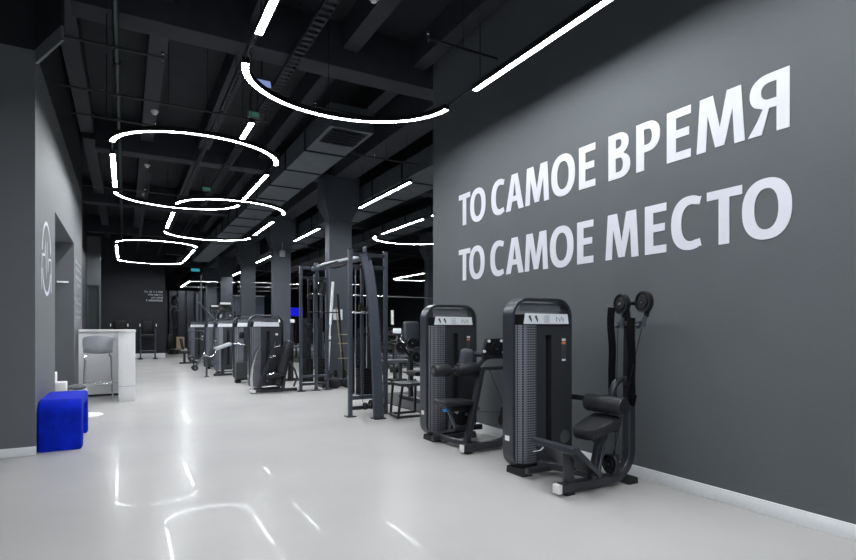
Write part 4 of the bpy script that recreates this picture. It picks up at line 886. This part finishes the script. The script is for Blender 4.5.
# low angular frame between the cable station and the second machine
R = thing('step_frame', 'low black angular metal frame with a flat top, left of the second wall machine', 'step stand', (3.7, 6.8, 0)); o = R.location
x0, x1, ya, yb_ = 3.42, 3.80, 6.80, 7.18
MB(o).bb(x0 - 0.03, x1 + 0.02, ya, yb_, 0.47, 0.51, 0.006).build('top_plate', 'steel_dark', R)
for (a, b_, c, d) in ((x0, ya + 0.03, -0.08, -0.02), (x1, ya + 0.03, 0.0, -0.02), (x0, yb_ - 0.03, -0.02, 0.03), (x1, yb_ - 0.03, 0.0, 0.03)):
    MB(o).bar([(a + c, b_ + d, 0.03), (a, b_, 0.47)], 0.03, 0.03, up=(0, 1, 0)).build('leg', 'black', R)
MB(o).bar([(x0 - 0.08, ya + 0.01, 0.04), (x1, ya + 0.01, 0.04)], 0.04, 0.035).build('base_rail', 'black', R)
MB(o).bar([(x0 - 0.02, yb_, 0.04), (x1, yb_, 0.04)], 0.04, 0.035).build('base_rail', 'black', R)
MB(o).bar([(x0 - 0.08, ya + 0.01, 0.04), (x0 - 0.03, yb_, 0.04)], 0.04, 0.035).build('base_rail', 'black', R)
# flat bench behind
def flat_bench(label, x, y, w=1.0, h=0.52):
    R = thing('flat_bench', label, 'bench', (x, y, 0), 0, 'exercise benches'); o = R.location
    pad(R, (x, y, h), (w, 0.30, 0.07), None, 'bench_pad', 'leather_grey')
    for s_ in (-1, 1):
        MB(o).bar([(x + s_ * w * 0.32, y, 0.04), (x + s_ * w * 0.32, y, h - 0.03)], 0.07, 0.07, up=(0, 1, 0)).build('leg', 'steel_dark', R)
        MB(o).bar([(x + s_ * w * 0.32, y - 0.25, 0.03), (x + s_ * w * 0.32, y + 0.25, 0.03)], 0.06, 0.05).build('foot', 'steel_dark', R)
flat_bench('flat grey padded bench seen just right of the near cable tower', 5.0, 10.8, 1.1, 0.56)
flat_bench('flat padded bench further back in the right gap', 6.6, 13.6, 1.2, 0.5)
# dumbbell racks with dumbbells
def dumbbell(label, x, y, z, r, grp_):
    R = thing('dumbbell', label, 'dumbbell', (x, y, z), 0, grp_); o = R.location
    MB(o).cyl((x, y - 0.12, z), (x, y + 0.12, z), 0.016, n=8).build('handle', 'chrome', R)
    for s_ in (-1, 1): MB(o).cyl((x, y + s_ * 0.06, z), (x, y + s_ * 0.14, z), r, n=12, rim=0.008).build('head', 'rubber', R)
def rack(label, x, y, n, w, grp_, side):
    R = thing('dumbbell_rack', label, 'dumbbell rack', (x, y, 0), 0, 'dumbbell racks'); o = R.location
    for s_ in (-1, 1): MB(o).bar([(x + s_ * w / 2, y + 0.1, 0.0), (x + s_ * w / 2, y + 0.25, 1.25)], 0.07, 0.07, up=(0, 1, 0)).build('upright', 'steel_dark', R)
    for k, z_ in enumerate((0.35, 0.75, 1.15)):
        MB(o).box((x, y + 0.1 + k * 0.05, z_), (w, 0.30, 0.03), RX(15)).build('shelf', 'steel_dark', R)
        for j in range(n):
            xx = x - w / 2 + w * (j + 0.5) / n
            dumbbell('round black dumbbell on the %s shelf of the %s' % (['bottom', 'middle', 'top'][k], side), xx, y + 0.1 + k * 0.05, z_ + 0.10, 0.072, 'dumbbells, %s shelf, %s' % (['bottom', 'middle', 'top'][k], side))
rack('three shelf dumbbell rack far behind the cable tower', 8.3, 18.0, 8, 1.9, '', 'rack behind the cable tower')
# pull-up rig with a long horizontal tube
R = thing('pull_up_rig', 'long horizontal steel tube on tall posts, crossing the right gap at head height', 'exercise rig', (7.5, 15.6, 0)); o = R.location
MB(o).cyl((4.7, 15.6, 2.30), (9.4, 15.6, 2.30), 0.028, n=12).build('top_tube', 'chrome', R)
for x_ in (5.1, 7.2, 9.3): MB(o).bar([(x_, 15.6, 0), (x_, 15.6, 2.34)], 0.08, 0.08, up=(0, 1, 0)).build('post', 'steel_dark', R)
MB(o).cyl((7.4, 15.5, 1.4), (7.4, 15.5, 1.85), 0.045).build('foam_sleeve', 'white', R)
# spin bikes
def bike(label, x, y, rz=0.0):
    R = thing('spin_bike', label, 'exercise bike', (x, y, 0), rz, 'exercise bikes'); o = Vector((0, 0, 0))
    MB().lathe([(0.001, -0.03), (0.22, -0.03), (0.24, 0), (0.22, 0.03), (0.001, 0.03)], (0.35, 0, 0.34), 24, (0, 1, 0)).build('flywheel', 'steel_grey', R)
    MB().bar([(-0.45, 0, 0.08), (0.5, 0, 0.08)], 0.07, 0.06).build('base_beam', 'steel_dark', R)
    for s_ in (-0.45, 0.5): MB().bar([(s_, -0.25, 0.03), (s_, 0.25, 0.03)], 0.07, 0.05).build('foot', 'rubber', R)
    MB().bar([(-0.05, 0, 0.1), (-0.22, 0, 0.95)], 0.05, 0.06, up=(0, 1, 0)).build('seat_post', 'steel_dark', R)
    MB().bar([(0.1, 0, 0.2), (0.42, 0, 1.1)], 0.05, 0.06, up=(0, 1, 0)).build('front_post', 'steel_dark', R)
    MB().box((-0.24, 0, 0.98), (0.27, 0.16, 0.06), None, 0.02).build('saddle', 'leather', R)
    MB().tube([(0.62, -0.2, 1.18), (0.42, -0.2, 1.12), (0.42, 0.2, 1.12), (0.62, 0.2, 1.18)], 0.016, 8).build('handlebar', 'black', R)
    MB().box((0.48, 0, 1.22), (0.03, 0.2, 0.13), RY(20), 0.01).build('console', 'placard', R)
    MB().cyl((0.1, -0.12, 0.32), (0.1, 0.12, 0.32), 0.09).build('crank', 'black', R)
bike('dark exercise bike farther back, left one in the right gap', 7.1, 13.1 + 3.5, 0.9)
bike('dark exercise bike farther back, right one in the right gap', 8.6, 16.6, 1.2)
bike('exercise bike partly hidden beside the blue grey padded machine', 5.55, 11.5, 1.0)
bike('exercise bike between the second column and the cable station', 4.9, 14.0, 1.4)
bike('exercise bike seen through the far cable station', 5.4, 15.8 + 1.2, 1.3)
# elliptical trainers rising behind the left row
def elliptical(label, x, y, z0=0.45):
    R = thing('elliptical_trainer', label, 'elliptical trainer', (x, y, 0), 0, 'elliptical trainers behind the left row'); o = R.location
    MB(o).bb(x - 0.3, x + 0.3, y - 0.7, y + 0.7, 0, 0.25, 0.03).build('base_housing', 'black', R)
    MB(o).bar([(x, y - 0.3, 0.2), (x, y - 0.15, 1.95)], 0.10, 0.08, up=(0, 1, 0)).build('mast', 'steel_dark', R)
    MB(o).box((x, y - 0.22, 2.02), (0.44, 0.08, 0.30), RX(-20), 0.02).build('console', 'black', R)
    MB(o).box((x, y - 0.30, 2.16), (0.36, 0.05, 0.07), RX(-20), 0.01).build('console_top', 'white', R)
    for s_ in (-1, 1):
        MB(o).tube([(x + s_ * 0.3, y - 0.1, 0.5), (x + s_ * 0.3, y - 0.25, 1.3), (x + s_ * 0.34, y - 0.4, 1.65), (x + s_ * 0.28, y - 0.5, 1.9)], 0.025, 8).build('swing_arm', 'steel_grey', R)
        MB(o).bb(x + s_ * 0.2 - 0.08, x + s_ * 0.2 + 0.08, y + 0.0, y + 0.4, 0.3, 0.36, 0.01).build('pedal', 'rubber', R)
        MB(o).bb(x + s_ * 0.16 - 0.03, x + s_ * 0.16 + 0.03, y - 0.34, y - 0.28, 1.70, 1.76, 0.01).build('cup_light', 'white', R)
elliptical('elliptical trainer with a white topped console, left of the pair behind the left row', 3.18, 23.3)
elliptical('elliptical trainer with a white topped console, right of the pair behind the left row', 3.12, 20.6)
R = thing('treadmill', 'dark treadmill with a wide console against the pale board', 'treadmill', (4.6, 25.0, 0)); o = R.location
MB(o).bb(4.2, 5.0, 24.8, 26.6, 0, 0.2, 0.03).build('deck', 'black', R)
for s_ in (4.25, 4.95): MB(o).bar([(s_, 24.9, 0.1), (s_, 24.8, 1.35)], 0.08, 0.08, up=(0, 1, 0)).build('upright', 'steel_dark', R)
MB(o).box((4.6, 24.8, 1.6), (0.86, 0.12, 0.52), RX(-15), 0.04).build('console', 'black', R)
MB(o).tube([(4.2, 24.9, 1.3), (4.2, 25.3, 1.2), (5.0, 25.3, 1.2), (5.0, 24.9, 1.3)], 0.03, 8).build('handrail', 'steel_grey', R)
R = thing('wall_board', 'pale blue grey board far behind the left row', 'board', (5.3, 29.5, 0)); o = R.location
MB(o).bb(4.7, 6.5, 29.5, 29.56, 0.1, 2.95, 0.01).build('panel', 'board', R)
MB(o).bb(4.7, 6.5, 29.44, 29.58, 2.95, 3.0).build('top_rail', 'white', R)
for x_ in (4.75, 6.45): MB(o).bb(x_ - 0.04, x_ + 0.04, 29.4, 29.7, 0, 0.1).build('foot', 'black', R)
# blue TV seen between the columns
R = thing('television', 'bright blue lit screen on a stand, just left of the far cable station', 'television', (6.4, 23.0, 0)); o = R.location
MB(o).bb(6.16, 6.72, 23.0, 23.06, 1.78, 2.18, 0.01).build('casing', 'black', R)
MB(o).bb(6.18, 6.70, 22.99, 22.999, 1.80, 2.16).build('display', 'screen', R)
MB(o).bar([(6.44, 23.1, 0.05), (6.44, 23.1, 1.9)], 0.06, 0.06, up=(0, 1, 0)).build('stand', 'black', R)
MB(o).bb(6.15, 6.75, 22.9, 23.3, 0, 0.04).build('base', 'black', R)
# green vertical pipes near the column
for k, x_ in enumerate((4.95, 5.12)):
    ob = MB((x_, 20.5, 0)).tube([(x_, 20.5, 0), (x_, 20.5, 5.35)], 0.035, 8).build('riser_pipe', 'pipe_green', None, (x_, 20.5, 0)); tag(ob, ['green vertical riser pipe, left of the pair between the columns', 'green vertical riser pipe, right of the pair between the columns'][k], 'pipe', 'green riser pipes')
# extra column-side machine pieces: stand with two posts right of the left row
R = thing('cable_row_station', 'low dark row station between the left row and the far cable tower', 'weight machine', (3.4, 12.9, 0)); o = R.location
for x_ in (3.24, 3.52):
    MB(o).bar([(x_, 13.0, 0.02), (x_, 13.0, 1.45)], 0.07, 0.07, up=(0, 1, 0)).build('post', 'steel_dark', R)
    MB(o).bb(x_ - 0.05, x_ + 0.05, 12.93, 13.0, 1.42, 1.50, 0.01).build('post_cap', 'white', R)
MB(o).bar([(3.1, 13.0, 0.05), (3.8, 13.0, 0.05)], 0.07, 0.07).build('base_beam', 'steel_dark', R)
pad(R, (3.42, 12.8, 0.85), (0.55, 0.3, 0.07), None, 'top_pad', 'leather_grey')
MB(o).bar([(3.42, 12.85, 0.05), (3.42, 12.85, 0.83)], 0.08, 0.08, up=(0, 1, 0)).build('support', 'black', R)
MB(o).tube([(3.2, 12.8, 0.7), (3.28, 12.7, 0.5), (3.3, 12.75, 0.2)], 0.025, 8).build('lever', 'chrome', R)

# ------------------------------------------------------------------ camera, world, view
cam = bpy.data.cameras.new('camera'); co = bpy.data.objects.new('camera', cam); COL.objects.link(co)
co.location = (0, 0, 1.3); co.rotation_euler = (PI / 2, 0, -math.atan(303 / 540))
cam.sensor_width = 36; cam.lens = 540 / 856 * 36; cam.shift_y = 47.7 / 856; cam.clip_end = 200
sc.camera = co
w = bpy.data.worlds.new('world'); sc.world = w; w.use_nodes = True
w.node_tree.nodes['Background'].inputs['Color'].default_value = (0.80, 0.88, 1.0, 1)
w.node_tree.nodes['Background'].inputs['Strength'].default_value = 0.18
sc.view_settings.view_transform = 'Standard'; sc.view_settings.look = 'None'; sc.view_settings.gamma = 1.0
sc.view_settings.exposure = 0.0; sc.view_settings.use_curve_mapping = False
sc.cycles.use_denoising = True; sc.cycles.max_bounces = 8; sc.cycles.diffuse_bounces = 5
